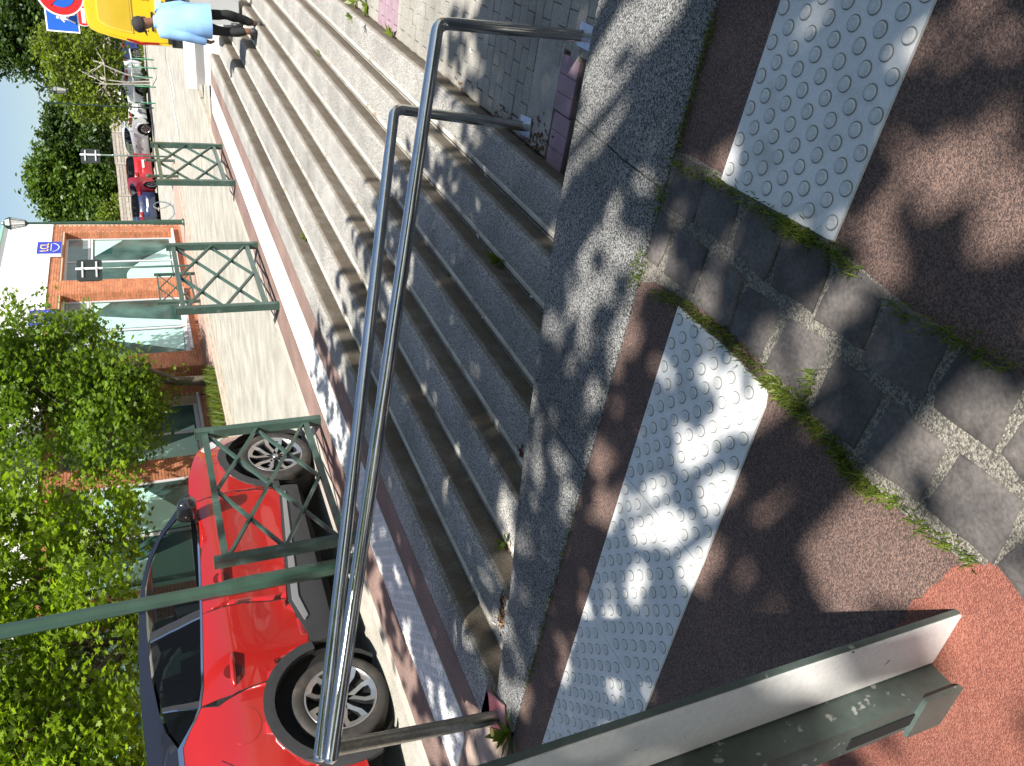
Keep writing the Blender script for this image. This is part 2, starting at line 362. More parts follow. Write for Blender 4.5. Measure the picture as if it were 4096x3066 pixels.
# landing bed and pavers
q = MB(); q.add([W(1.7, -16, -1.0), W(14.05, -16, -1.0), W(14.05, 1.40, -1.0), W(1.7, 1.40, -1.0)], [(0, 1, 2, 3)]); landing = q.build('landing', M_EARTH); struct(landing)
pb = MB(); Lp, Wp = .198, .098
pb.bevprism([(-Wp/2, -Lp/2, 0), (Wp/2, -Lp/2, 0), (Wp/2, Lp/2, 0), (-Wp/2, Lp/2, 0)], .05, .005)
pav = pb.mesh('paver', M_PAVER); pavp = pb.mesh('paver_mauve', M_PAVP)
rest = MB(); cnt = 0
e7 = MB(); f7 = NOSE0-STEP_T*6
for i in range(62):
    a = 2.35+i*.1025; off = .1 if i % 2 else 0
    for j in range(18):
        m = 1.235-off-j*.2025
        z = -.98+random.uniform(-.0025, .0025)
        mauve = 7.1 < a < 7.75 and 1.0 < m
        if 3.78 < a < 4.30 and .76 < m: continue
        if cnt < 290 and a < 5.2 and m > -.7:
            o = obj('paver', pavp if mauve else pav, landing); o.matrix_local = Matrix.Translation(W(a, m, z)) @ STREET @ Matrix.Rotation(random.uniform(-.012, .012), 4, 'Z'); cnt += 1
        else:
            P = [W(a+sx*Wp/2, m+sy*Lp/2, z) for sx, sy in ((-1, -1), (1, -1), (1, 1), (-1, 1))]
            rest.bevprism(P, .05, .005, mi=1 if mauve else 0)
for i in range(31):      # half pavers closing the rows at the foot of the stairs
    a = 2.35+(2*i+1)*.1025
    if 3.78 < a < 4.30: continue
    rest.bevprism([W(a-.049, 1.245, -.98), W(a+.049, 1.245, -.98), W(a+.049, 1.33, -.98), W(a-.049, 1.33, -.98)], .05, .005, mi=1 if 7.1 < a < 7.75 else 0)
for k, (a, m) in enumerate(((3.92, .80), (3.92, .90), (3.92, 1.00), (3.90, 1.105), (3.90, 1.205), (3.90, 1.305))):
    o = obj('paver', pavp, landing); o.matrix_local = Matrix.Translation(W(a, m, -.979)) @ STREET @ Matrix.Rotation(rad(90), 4, 'Z')
rest.bevprism([W(4.022, .70, -.981), W(4.345, .70, -.981), W(4.345, 1.335, -.981), W(4.022, 1.335, -.981)], .05, .004, mi=2)
stuff(rest.build('paving', [M_PAVER, M_PAVP, mat('grey_mortar_patch', (.30, .285, .25), .9, .2, 8, .15, 90)], landing))
# ---------------- cheek wall with coping beside the stairs
cheek = empty('cheek_wall'); struct(cheek, 'grey aggregate coping of the wall beside the stairs')
js = [-4, -2.3, -1.33, -.34, .66, 1.65, 2.64, 3.02]
for m0, m1 in zip(js, js[1:]):
    b = MB(); n = 6
    ms = [m0+.003+(m1-m0-.006)*i/n for i in range(n+1)]
    rows = []
    for m in ms:
        an, af = near_edge(m), far_edge(m); br = min(an+.27, af-.03); dz = .012; tilt = .05*max(0, (2.2-m)/2.2)
        r_ = []
        for a, dd in ((an, -.25), (an, -.006), (an+.012, 0), (br, 0), (br+.015, -.004-tilt*.15), (af-.04, -.004-tilt), (af, -.03-tilt), (af+.01, -1.2)):
            p = W(a, m); p.z = pz(p)+dz+dd; r_.append(p)
        rows.append(r_)
    k = len(rows[0]); vs = [p for r_ in rows for p in r_]
    fs = [(i*k+j, (i+1)*k+j, (i+1)*k+j+1, i*k+j+1) for i in range(n) for j in range(k-1)]
    b.add(vs, [f[::-1] for f in fs]); b.add(rows[0], [tuple(range(k))]); b.add(rows[-1], [tuple(range(k-1, -1, -1))])
    b.build('coping_stone', M_COPE, cheek)
# flagstones at the upper end of the coping
for poly in ([(1885, 2890), (1935, 2875), (1985, 2960), (1990, 3080), (1930, 3090)], [(1945, 2870), (1990, 2930), (2010, 3066), (1998, 3066), (1990, 2950)], [(1880, 2905), (1920, 3066), (1870, 3066), (1860, 2990)]):
    b = MB(); b.bevprism([on_z(x, y, .012) for x, y in poly], .06, .008); b.build('flagstone', mat('pale_flagstone', (.36, .27, .22), .85, .15, 8, .12, 90), pavement)

def densify(poly, step, jit):
    out = []
    for i, p in enumerate(poly):
        q = poly[(i+1) % len(poly)]; n = max(1, int((q-p).length/step))
        for k in range(n):
            x = p.lerp(q, k/n)
            if k: x = x+Vector((random.uniform(-jit, jit), random.uniform(-jit, jit), 0))
            out.append(x)
    return out
# ---------------- redder patch of path by the near post
pts = [(3790, 2290), (3640, 2420), (3560, 2560), (3350, 2800), (3260, 3066), (3300, 3400), (4300, 3500), (4500, 2700), (4330, 2440), (4096, 2330), (3960, 2240)]
b = MB(); P = densify([on_path(*p, lift=.004) for p in pts], .012, .006); b.add(P, [tuple(range(len(P)))]); struct(b.build('path_patch', M_RED2))
# ---------------- setts
def zA(l): return [(2500+x*.8403, 500+y*.8403) for x, y in l]
def zB(l): return [(3000+x*1.155, 1200+y*1.155) for x, y in l]
def zC(l): return [(2500+x*.8403, 900+y*.8403) for x, y in l]
SETTS = [zA([(250, 150), (355, 205), (365, 290), (315, 455), (195, 380), (230, 240)]),
 zA([(385, 262), (440, 255), (490, 310), (535, 375), (475, 565), (340, 450), (365, 300)]),
 zA([(595, 405), (745, 460), (750, 500), (680, 690), (650, 733), (515, 590), (530, 510)]),
 zA([(760, 545), (950, 600), (955, 690), (880, 885), (700, 765), (725, 650)]),
 [(3361, 1059), (3526, 1156), (3510, 1225), (3445, 1390), (3262, 1275), (3290, 1200)],
 zB([(490, 10), (670, 115), (665, 165), (585, 340), (385, 205), (400, 180)]),
 zB([(740, 165), (920, 270), (940, 300), (835, 515), (640, 370), (650, 300)]),
 [(4096, 1690), (4010, 1812), (4090, 1920), (4230, 1960), (4300, 1800)],
 zA([(165, 420), (225, 480), (185, 600), (150, 670), (105, 635), (145, 500)]),
 zA([(260, 505), (385, 600), (315, 795), (185, 705), (215, 600)]),
 zA([(415, 625), (555, 735), (490, 945), (455, 952), (325, 840), (370, 730)]),
 zC([(585, 305), (720, 390), (725, 430), (640, 625), (610, 620), (492, 505), (525, 410)]),
 zC([(780, 455), (950, 560), (940, 640), (850, 825), (665, 680), (700, 600)]),
 zB([(300, 205), (450, 325), (355, 505), (215, 390), (270, 250)]),
 zB([(485, 360), (665, 505), (580, 690), (390, 550), (420, 480)]),
 zB([(725, 545), (935, 705), (830, 905), (610, 720), (690, 600)]),
 [(4096, 2176), (3993, 2262), (4110, 2420), (4280, 2330), (4230, 2210)]]
bedp = [(2640, 600), (2560, 760), (2575, 1010), (2520, 1130), (2625, 1130), (2900, 1290), (3080, 1500), (3330, 1790), (3560, 2010), (3870, 2260), (4060, 2420), (4400, 2500), (4500, 2200), (4150, 1560), (3830, 1370), (3560, 1170), (3310, 960), (3010, 760), (2860, 680), (2760, 620)]
b = MB(); P = [on_path(*p, lift=.003) for p in bedp]; b.add(P, [tuple(range(len(P)))]); bed = b.build('sett_band', M_MORTAR); struct(bed)
for poly in SETTS:
    z = .008+random.uniform(-.002, .003)
    P0_ = [on_path(x, y, lift=z) for x, y in poly]; c0_ = sum(P0_, Vector())/len(P0_); P = densify([c0_+(p-c0_)*1.085 for p in P0_], .03, .003)
    # rounded, uneven stone: rings towards the centre
    n = len(P); c = sum(P, Vector())/n; b = MB(); rings = []
    sd_ = random.uniform(0, 50)
    for f, dz in ((1.0, -.03), (1.0, -.009), (.975, -.002), (.93, .001), (.62, .0), (.3, .0)):
        rings.append([c+(p-c)*f+Vector((0, 0, dz+(noise.noise(Vector((p.x*9*f+sd_, p.y*9*f, f*3)))*.004 if f < 1 else 0))) for p in P])
    vs = [p for R in rings for p in R]+[c]; fs = []
    for k in range(len(rings)-1): fs += [(k*n+i, k*n+(i+1) % n, (k+1)*n+(i+1) % n, (k+1)*n+i) for i in range(n)]
    k = len(rings)-1; fs += [(k*n+i, k*n+(i+1) % n, len(vs)-1) for i in range(n)]
    area = sum((P[i].x*P[(i+1) % n].y-P[(i+1) % n].x*P[i].y) for i in range(n))
    if area < 0: fs = [f[::-1] for f in fs]
    b.add(vs, fs, 0, True); b.build('sett', M_SETT, bed)

# ================================================================== TACTILE PAVING
sb = MB()
sb.add([(.0178*math.cos(2*math.pi*k/18), .0178*math.sin(2*math.pi*k/18), .0006) for k in range(18)], [tuple(range(18))], 1)
prof = [(.0150, .0), (.0148, .003), (.0128, .0048), (.0118, .0042), (.0100, .0055), (.0090, .0049), (.0066, .0060), (.0056, .0054), (.003, .0061), (.0001, .0061)]
sb.lathe(prof, 18); stud_me = sb.mesh('stud', [M_STUD, M_STUDRING])
def tactile_plate(org, u, v, w, L, label, group, studs=True, cut=None, name='tactile_plate', mrg=.022, pitch=.075):
    """plate with its corner at org, long side L along u, width w along v"""
    n = u.cross(v); n.normalize()
    if n.z < 0: n = -n
    R = Matrix((u, n.cross(u), n)).transposed().to_4x4(); sgn = 1 if n.cross(u).dot(v) > 0 else -1
    root = empty(name); root.matrix_world = Matrix.Translation(org) @ R
    tag(root, label, 'tactile paving', group)
    b = MB(); g_ = .0015
    pl = cut(L, w) if cut else [(g_, g_), (L-g_, g_), (L-g_, w-g_), (g_, w-g_)]
    b.bevprism([(x, sgn*y, .008) for x, y in (pl if sgn > 0 else pl[::-1])], .012, .002); b.build('slab', M_WHITE, root)
    rows = int((L-2*mrg+.004)/(pitch/2))+1; x0 = (L-(rows-1)*pitch/2)/2; sm = MB()
    for i in range(rows):
        nn = 6 if i % 2 == 0 else 5
        for j in range(nn):
            x = x0+i*pitch/2; y = w/2+(j-(nn-1)/2)*pitch*(w/.42)
            if cut and not inside((x, y), pl, .016): continue
            if studs:
                o = obj('stud', stud_me, root); o.location = (x, sgn*y, .0082)
            else:
                sm.lathe([(.0140, 0), (.013, .004), (.007, .005), (.0001, .005)], 8, (x, sgn*y, .008))
    if not studs: stuff(sm.build('studs', M_STUD, root))
    return root
def inside(p, poly, mg=0.0):
    c = False; n = len(poly)
    for i in range(n):
        (x0, y0), (x1, y1) = poly[i], poly[(i+1) % n]
        if (y0 > p[1]) != (y1 > p[1]) and p[0] < (x1-x0)*(p[1]-y0)/(y1-y0)+x0: c = not c
        d = Vector((x1-x0, y1-y0)); L = d.length
        if L > 1e-6:
            t = max(0, min(1, ((p[0]-x0)*d.x+(p[1]-y0)*d.y)/L/L))
            if math.hypot(p[0]-x0-d.x*t, p[1]-y0-d.y*t) < mg: return False
    return c
A0, A1, A2 = on_path(2889, 725), on_path(3130.6, 0), on_path(3325, 990)
u = (A1-A0).normalized(); v = (A2-A0); v = (v-u*v.dot(u)); wA = .418; v.normalize()
for i in range(2):
    tactile_plate(A0+u*(.60*i), u, v, wA, .60, ['white studded tactile plate ending at the dark setts, lower right of the coping', 'white studded tactile plate cut by the edge of the photo'][i], 'tactile plates on the footpath')
B0, B1, B2 = on_path(2721, 1222), on_path(2146.5, 3059), on_path(3071, 1527)
u = (B1-B0).normalized(); v = (B2-B0); v = (v-u*v.dot(u)).normalized()
LB = ['white tactile plate beside the coping with a broken corner at the setts', 'white tactile plate beside the coping, second from the setts', 'white tactile plate beside the coping, third from the setts', 'white tactile plate beside the coping, fourth from the setts, by the near post', 'white tactile plate beside the coping, farthest from the setts']
for i in range(5):
    tactile_plate(B0+u*(.002+[0, .588, 1.149, 1.70, 2.26][i]), u, v, .42, [.588, .561, .551, .56, .56][i], LB[i], 'tactile plates on the footpath',
        cut=(lambda L, w: [(.0, .0), (L-.0015, .0015), (L-.0015, w), (.075, w), (.035, w-.012), (.012, w*.55)]) if i == 0 else None)
a = 1.93; i = 0
while a < 13.6:
    L = min(.60, 13.65-a)
    near = a < 6.2
    lab = ('white tactile plate on the upper pavement, number %d from the handrail foot' % (i+1)) if near else 'white tactile plate in the sunlit strip beyond the handrail'
    if i == 0: lab = 'white tactile plate on the upper pavement with a slanted end by the handrail foot'
    else: lab = '%s white tactile plate from the handrail foot along the top of the stairs' % ['first','second','third','fourth','fifth','sixth','seventh','eighth','ninth','tenth','eleventh','twelfth','thirteenth','fourteenth','fifteenth','sixteenth','seventeenth','eighteenth','nineteenth','twentieth'][i]
    tactile_plate(W(a, 3.515, .0), EX, MX, .44, L, lab, 'tactile plates at the top of the stairs', studs=near,
        cut=(lambda L, w: [(.0, .12), (.06, .0), (L-.0015, .0), (L-.0015, w), (.0, w)]) if i == 0 else None)
    a += L; i += 1

# ================================================================== HANDRAIL
hr = empty('handrail', W(1.69, 3.07, 0)); tag(hr, 'stainless steel forked handrail running down beside the stairs', 'handrail')
def rel(p): return p-hr.location
RT = .0305
lb = Vector((-1.464, 3.184, 0)); ltop = on_z(1302, 3014, .76)
c1 = on_z(1578, 436, -.135); c2 = on_z(1752, 92, -.145)
b1 = on_z(2103, 507, -.975); b2 = on_z(2345, 146, -.975)
d1 = (c1-ltop).normalized(); d2 = (c2-ltop).normalized(); side = (c2-c1); side.z = 0; side.normalize()
dpt = (ltop-CAM).dot(CF); t1 = CAM+ray(1286, 2998)*(dpt+.02); t2 = CAM+ray(1327, 3006)*(dpt-.02); d1 = (c1-t1).normalized(); d2 = (c2-t2).normalized()
b = MB(); b.tube([rel(p) for p in fillet([t1-d1*.02, c1, b1], .075, 8)], RT, 16); b.build('rail', M_STEEL, hr)
b = MB(); b.tube([rel(p) for p in fillet([t2-d2*.02, c2, b2], .075, 8)], RT, 16); b.build('rail', M_STEEL, hr)
b = MB(); pm = (t1+t2)/2
b.tube([rel(lb), rel(lb.lerp(pm, .5)), rel(pm-Vector((0, 0, .02)))], RT, 16); b.build('post', M_STEELDK, hr)
b = MB(); b.lathe([(0.0001, RT), (RT*.6, RT*.8), (RT, 0), (RT*.6, -RT*.8), (.0001, -RT)], 16, rel(t1)-d1*.02); b.lathe([(0.0001, RT), (RT*.6, RT*.8), (RT, 0), (RT*.6, -RT*.8), (.0001, -RT)], 16, rel(t2)-d2*.02); b.build('end_cap', M_STEEL, hr)
def plate_at(p, L, Wd, ang, m, t=.008):
    b = MB(); b.box((0, 0, t/2), (L, Wd, t)); 
    o = b.build('base_plate', m, hr); o.matrix_local = Matrix.Translation(rel(p)) @ Matrix.Rotation(ang, 4, 'Z'); return o
plate_at(lb+Vector((0, 0, .004)), .17, .17, TH+rad(35), M_PLATEP); plate_at(b1+Vector((0, 0, -.002)), .15, .12, TH+rad(8), M_PLATE); plate_at(b2+Vector((0, 0, -.002)), .15, .12, TH, M_PLATE)
b = MB(); b.add([Vector((.0, 0, 0)), Vector((.05, 0, 0)), Vector((.05, .0, .02)), Vector((0, 0, .02))], [(0, 1, 2, 3)])

# ================================================================== BARRIERS
def barrier(a0, a1, mm, h, label, z0=0.0, thick=1.0):
    o = empty('street_barrier', W((a0+a1)/2, mm, z0), TH); tag(o, label, 'barrier', 'green lattice barriers')
    L = (a1-a0); x0, x1 = -L/2, L/2; ph = .045*thick
    for x in (x0, x1):
        b = MB(); b.box((x, 0, h/2), (.055*thick, .075*thick, h)); b.box((x, 0, h+.002), (.058*thick, .078*thick, .006)); b.build('post', M_GREEN, o)
    zb, zt = .13*h, .93*h; xi0, xi1 = x0+.0275*thick, x1-.0275*thick
    for z in (zt, zb): b = MB(); b.box(((xi0+xi1)/2, 0, z), (xi1-xi0, .045*thick, .045*thick)); b.build('rail', M_GREEN, o)
    zi0, zi1 = zb+.0225*thick, zt-.0225*thick; xm, zm = (xi0+xi1)/2, (zi0+zi1)/2
    def bar(p, q, y): b = MB(); b.bar((p[0], y, p[1]), (q[0], y, q[1]), .022*thick, .028*thick, up=Vector((0, 1, 0))); b.build('lattice_bar', M_GREEN, o)
    for p, q in (((xi0, zi0), (xi1, zi1)), ((xm, zi0), (xi1, zm)), ((xi0, zm), (xm, zi1))): bar(p, q, .008*thick)
    for p, q in (((xi0, zi1), (xi1, zi0)), ((xm, zi1), (xi1, zm)), ((xi0, zm), (xm, zi0))): bar(p, q, -.008*thick)
    return o
barrier(3.88, 5.30, 4.10, 1.0, 'green lattice barrier in front of the red car')
barrier(7.34, 8.83, 4.10, 1.0, 'green lattice barrier in the middle, in front of the brick building')
barrier(10.86, 12.38, 4.10, 1.0, 'green lattice barrier nearest the man, in front of the parked cars')
barrier(19.71, 21.36, 10.75, 1.06, 'smaller looking green lattice barrier across the street by the brick wall')

# ================================================================== POSTS
def oct_pole(b, p, h, r0, r1, n=8):
    b.lathe([(r0, 0), (r1, h), (.0001, h)], n, p, smooth=n > 10)
def lantern(b, p, s=1.0):
    """tapered four-sided street lantern, foot at p; mi 0 dark metal, 1 glass"""
    p = Vector(p)
    def ring(r, z): return [p+Vector((r*math.cos(k*math.pi/3), r*math.sin(k*math.pi/3), z))*1.0 for k in range(6)]
    lo, hi = ring(.10*s, .06*s), ring(.19*s, .46*s)
    for k in range(6): b.bar(lo[k], hi[k], .016*s, .016*s); b.add([lo[k], lo[(k+1) % 6], hi[(k+1) % 6], hi[k]], [(0, 1, 2, 3)], 1)
    b.lathe([(.03*s, -.05*s), (.05*s, 0), (.11*s, .05*s), (.11*s, .065*s), (.0001, .065*s)], 6, p, smooth=False)
    b.lathe([(.20*s, .455*s), (.215*s, .475*s), (.20*s, .50*s), (.15*s, .60*s), (.06*s, .66*s), (.03*s, .72*s), (.0001, .74*s)], 6, p, smooth=False)
M_LGLASS = glass_mat('lantern_glass', (.9, .9, .9), .55, (.75, .75, .72))
def lamp_post(a, mm, h, r0, r1, label, s=1.0, lean=(0, 0), n=8):
    o = empty('street_lamp', W(a, mm, 0)); tag(o, label, 'street lamp', 'green lantern posts')
    o.rotation_euler = (lean[0], lean[1], 0)
    b = MB(); b.lathe([(r0*1.0, 0), (r0, .9), (r0*.8, 1.0), (r1, h), (.0001, h)], n, smooth=n > 10); b.build('pole', mat('lamp_green_paint', (.028, .062, .044), .35, .15, 6, coat=.2), o)
    b = MB(); b.lathe([(r0*1.35, 0), (r0*1.35, .05), (r0*1.02, .08)], 12); b.build('foot', M_GREEN, o)
    b = MB(); lantern(b, (0, 0, h), s); b.build('lantern', [M_GREEND, M_LGLASS], o)
    return o
lamp_post(24.95, 10.73, 4.30, .085, .035, 'street lamp with lantern beside the brick building corner', .92)
lamp_post(3.96, 4.46, 4.6, .060, .052, 'thick dark green lamp post rising in front of the red car', 1.0)
o = lamp_post(9.97, 10.70, 4.6, .055, .045, 'slimmer green lamp post seen behind the red car', 1.0)
b = MB(); b.box((-.03, -.03, 2.45), (.09, .09, .10)); b.build('sticker', M_WH, o)
# crook lamp far away
o = empty('street_lamp', Vector((14.9, 40.0, .2))); tag(o, 'distant crook lamp post with hanging lantern against the sky', 'street lamp')
path = [Vector((0, 0, 0)), Vector((0, 0, 4.0))]
for k in range(22):
    t = k/21*1.55*math.pi; rr = .42*(1-.45*k/21); path.append(Vector((.42-rr*math.cos(t)+.0*k, 0, 4.35+rr*math.sin(t)+(.0))))
b = MB(); b.tube(path, .035, 8); b.build('pole', M_GREEND, o)
b = MB(); lantern(b, (.62, 0, 3.55), .95); b.bar((.62, 0, 4.2), (.55, 0, 4.45), .03, .03); b.build('lantern', [M_GREEND, M_LGLASS], o)
def sign_back(a, mm, h, zc, sz, label):
    o = empty('sign_post', W(a, mm, 0), TH-rad(12)); tag(o, label, 'sign', 'sign backs on green posts')
    b = MB(); b.lathe([(.032, 0), (.032, h), (.0001, h)], 10); b.build('pole', M_GREEN, o)
    b = MB(); w_, hh = sz
    r_ = .08; pts = []
    for cx, cz, s0 in ((w_/2-r_, hh/2-r_, 0), (-w_/2+r_, hh/2-r_, 1), (-w_/2+r_, -hh/2+r_, 2), (w_/2-r_, -hh/2+r_, 3)):
        for k in range(4): t = (s0+k/3)*math.pi/2; pts.append((cx+r_*math.cos(t), cz+r_*math.sin(t)))
    n = len(pts); b.add([(x, .05, zc+z) for x, z in pts]+[(x, .075, zc+z) for x, z in pts], [tuple(range(n)), tuple(range(2*n-1, n-1, -1))]+[(i, i+n, (i+1) % n+n, (i+1) % n) for i in range(n)]); b.build('panel', M_PANELB, o)
    for dz in (-.17, .17):
        b = MB(); b.box((0, .03, zc+dz), (w_*.72, .03, .04)); b.box((0, -.01, zc+dz), (.085, .05, .05)); b.build('bracket', M_ALU, o)
    b = MB(); b.lathe([(.034, zc-.33), (.034, zc+.33), (.0001, zc+.33)], 10); b.build('sleeve', M_ALU, o)
sign_back(31.1, 10.74, 2.95, 2.70, (.95, .62), 'back of a dark sign on a slim post in front of the trees')
sign_back(21.75, 10.69, 2.92, 2.66, (.92, .62), 'back of a dark sign on a slim post in front of the windows')
for (px, py), lab in (((694, 644), 'short green bollard farther from the brick building'), ((708, 706), 'short green bollard nearer the brick building')):
    p = on_z(px, py, 0); b = MB(); b.lathe([(.05, -.1), (.05, .86), (.062, .87), (.062, .92), (.03, .955), (.0001, .96)], 12, p); tag(b.build('bollard', M_GREEN), lab, 'bollard', 'green bollards at the crossing')
# bicycle stand: two leaning hoops of steel tube
p = on_z(697, 835, 0); b = MB(); path = []
for k in range(40):
    t = k/39; an = t*2*math.pi*1.35+math.pi*.6; path.append(p+EX*(1.1*(t-.5)*1.6)+Vector((math.cos(an)*.25, math.sin(an)*.1, .38+.38*math.sin(an))))
b.tube(path, .024, 8); tag(b.build('bicycle_stand', M_STEEL), 'steel coil bicycle stand on the corner beyond the lamp post', 'bicycle stand')
# near post at the left, white faced, very close to the camera
gp = on_path(3850, 2458); gq = on_path(3733, 2647)
o = empty('near_post', gp); tag(o, 'chipped green steel post with a white face, very close to the camera', 'post')
dm = (gq-gp); dm.z = 0; wf = dm.length; dm.normalize(); ne = Vector((dm.y, -dm.x, 0))
if ne.dot(Vector((0, 0, 0))-gp) < 0: ne = -ne
Rn = Matrix((dm, -ne, Vector((0, 0, 1)))).transposed()
if Rn.determinant() < 0: Rn = Matrix((dm, -ne, Vector((0, 0, 1)))).transposed()
def nb(name, c, d, m): b = MB(); b.box(Rn @ Vector(c), d, Rn); return b.build(name, m, o)
nb('flat_bar', (wf/2, .0075, 1.05), (wf+.004, .011, 2.2), M_CHIP)
nb('white_face', (wf/2, .0, 1.05), (wf-.002, .004, 2.2), M_WPAINT)
nb('tube', (wf+.043, -.022, 1.05), (.078, .074, 2.2), M_CHIP)
nb('slot', (wf+.05, -.060, .19), (.030, .004, .16), M_DARK)
nb('side_flat', (wf+.043, -.064, .045), (.10, .010, .13), M_CHIP)

# ================================================================== BUILDING
bld = empty('bank_building', W(24, 12.4, 0), 0); tag(bld, 'red brick building with big framed windows and a white upper storey', 'building')
def bw(a, m, z): return W(a, m, z)-bld.location
def bbox(mb, a0, a1, m0, m1, z0, z1, mi=0):
    R = Matrix.Rotation(TH, 3, 'Z'); mb.box(bw((a0+a1)/2, (m0+m1)/2, (z0+z1)/2), (a1-a0, m1-m0, z1-z0), R, mi)
WINS = [(24.45, 28.08, 12.4), (19.90, 23.55, 12.4), (16.5, 19.15, 13.4), (12.3, 16.0, 13.4), (8.0, 11.7, 13.4), (3.6, 7.4, 13.4)]
ZS, ZH, ZB = .32, 3.65, 4.0
SECT = [(19.10, 28.75, 12.4), (2.0, 19.10, 13.4)]
core = MB()
for (s0, s1, mp) in SECT:
    bbox(core, s0+.02, s1-.02, mp+.012, mp+.30, -.1, ZS); bbox(core, s0+.02, s1-.02, mp+.012, mp+.30, ZH, ZB-.005)
    ws = sorted([w_ for w_ in WINS if w_[2] == mp]); x = s0+.02
    for (w0, w1, _) in ws: bbox(core, x, w0-.012, mp+.012, mp+.30, ZS-.001, ZH+.001); x = w1+.012
    bbox(core, x, s1-.02, mp+.012, mp+.30, ZS-.001, ZH+.001)
bbox(core, 2, 28.7, 13.75, 13.95, -.1, ZB); bbox(core, 28.45, 28.73, 12.45, 18, -.1, ZB); bbox(core, 19.12, 19.4, 12.72, 13.4, -.1, ZB)
core.build('wall', M_BMORT, bld)
up = MB(); bbox(up, 19.06, 28.8, 12.37, 20, ZB, 5.42); bbox(up, 2, 19.06, 13.36, 20, ZB, 5.42); up.build('upper_storey', M_CLAD, bld)
up = MB(); bbox(up, 19.0, 28.9, 12.30, 20, 5.42, 5.50); bbox(up, 2, 19.0, 13.3, 20, 5.42, 5.50); up.build('roof_edge', mat('verdigris_trim', (.25, .48, .42), .5), bld)
CH = ZB/55.0; BL = .225
bk = MB(); bk.box((0, 0, 0), (BL-.011, .022, CH-.011)); bme = bk.mesh('brick', M_BRICK); bhk = MB(); bhk.box((0, 0, 0), (BL/2-.011, .022, CH-.011)); bhme = bhk.mesh('brick_half', M_BRICK)
cands = []; Rt = Matrix.Rotation(TH, 3, 'Z')
for (s0, s1, mp) in SECT:
    for r_ in range(55):
        z = (r_+.5)*CH; a = s0+(BL/2 if r_ % 2 else 0)
        if r_ % 2: cands.append((s0+BL/4, mp, z, BL/2))
        while a+BL <= s1+.01:
            segs = [(a, a+BL)]
            if ZS-CH*.5 < z < ZH+CH*.5:
                for (w0, w1, wm) in WINS:
                    if wm != mp: continue
                    nseg = []
                    for (p, q_) in segs:
                        if q_ <= w0 or p >= w1: nseg.append((p, q_))
                        else:
                            if p < w0: nseg.append((p, w0))
                            if q_ > w1: nseg.append((w1, q_))
                    segs = nseg
            for p, q_ in segs:
                if q_-p > .04: cands.append(((p+q_)/2, mp, z, q_-p))
            a += BL
full = [c for c in cands if abs(c[3]-BL) < .004 and c[1] == 12.4 and not (c[0] < 20.3 and c[2] > 1.7) and c[2] > .05]
full.sort(key=lambda c: c[0]-(3.2 if 23.5 < c[0] < 24.5 else 0)); pick = set(id(c) for c in full[:290])
rest = MB()
for c in cands:
    a, mp, z, L = c
    if id(c) in pick:
        o = obj('brick', bme, bld); o.matrix_local = Matrix.Translation(bw(a, mp+.008, z)) @ STREET
    else: rest.box(bw(a, mp+.008, z), (L-.011, .022, CH-.011), Rt)
for r_ in range(55):
    for k in range(4):
        m0 = 12.42+k*.245-(.12 if r_ % 2 else 0); m1 = m0+.234
        if m0 < 12.42: m0 = 12.42
        if m1 > 13.38: m1 = 13.38
        rest.box(bw(19.108, (m0+m1)/2, (r_+.5)*CH), (.022, m1-m0, CH-.011), Rt)
for (w0, w1, mp) in WINS:     # bricks on the reveals
    for k in range(int((w1-w0)/.075)): rest.box(bw(w0+.04+k*.075, mp+.15, ZH-.004), (.065, .28, .014), Rt)
    for r_ in range(int(ZS/CH), int(ZH/CH)+1):
        z = (r_+.5)*CH
        if not (ZS < z < ZH): continue
        for sgn, aa in ((1, w1), (-1, w0)):
            for m0, m1 in (((0.02, .235), (.246, .298)) if r_ % 2 else ((.02, .125), (.136, .298))):
                rest.box(bw(aa-sgn*.002, mp+(m0+m1)/2, z), (.022, m1-m0, CH-.011), Rt)
stuff(rest.build('brickwork', M_BRICK, bld))
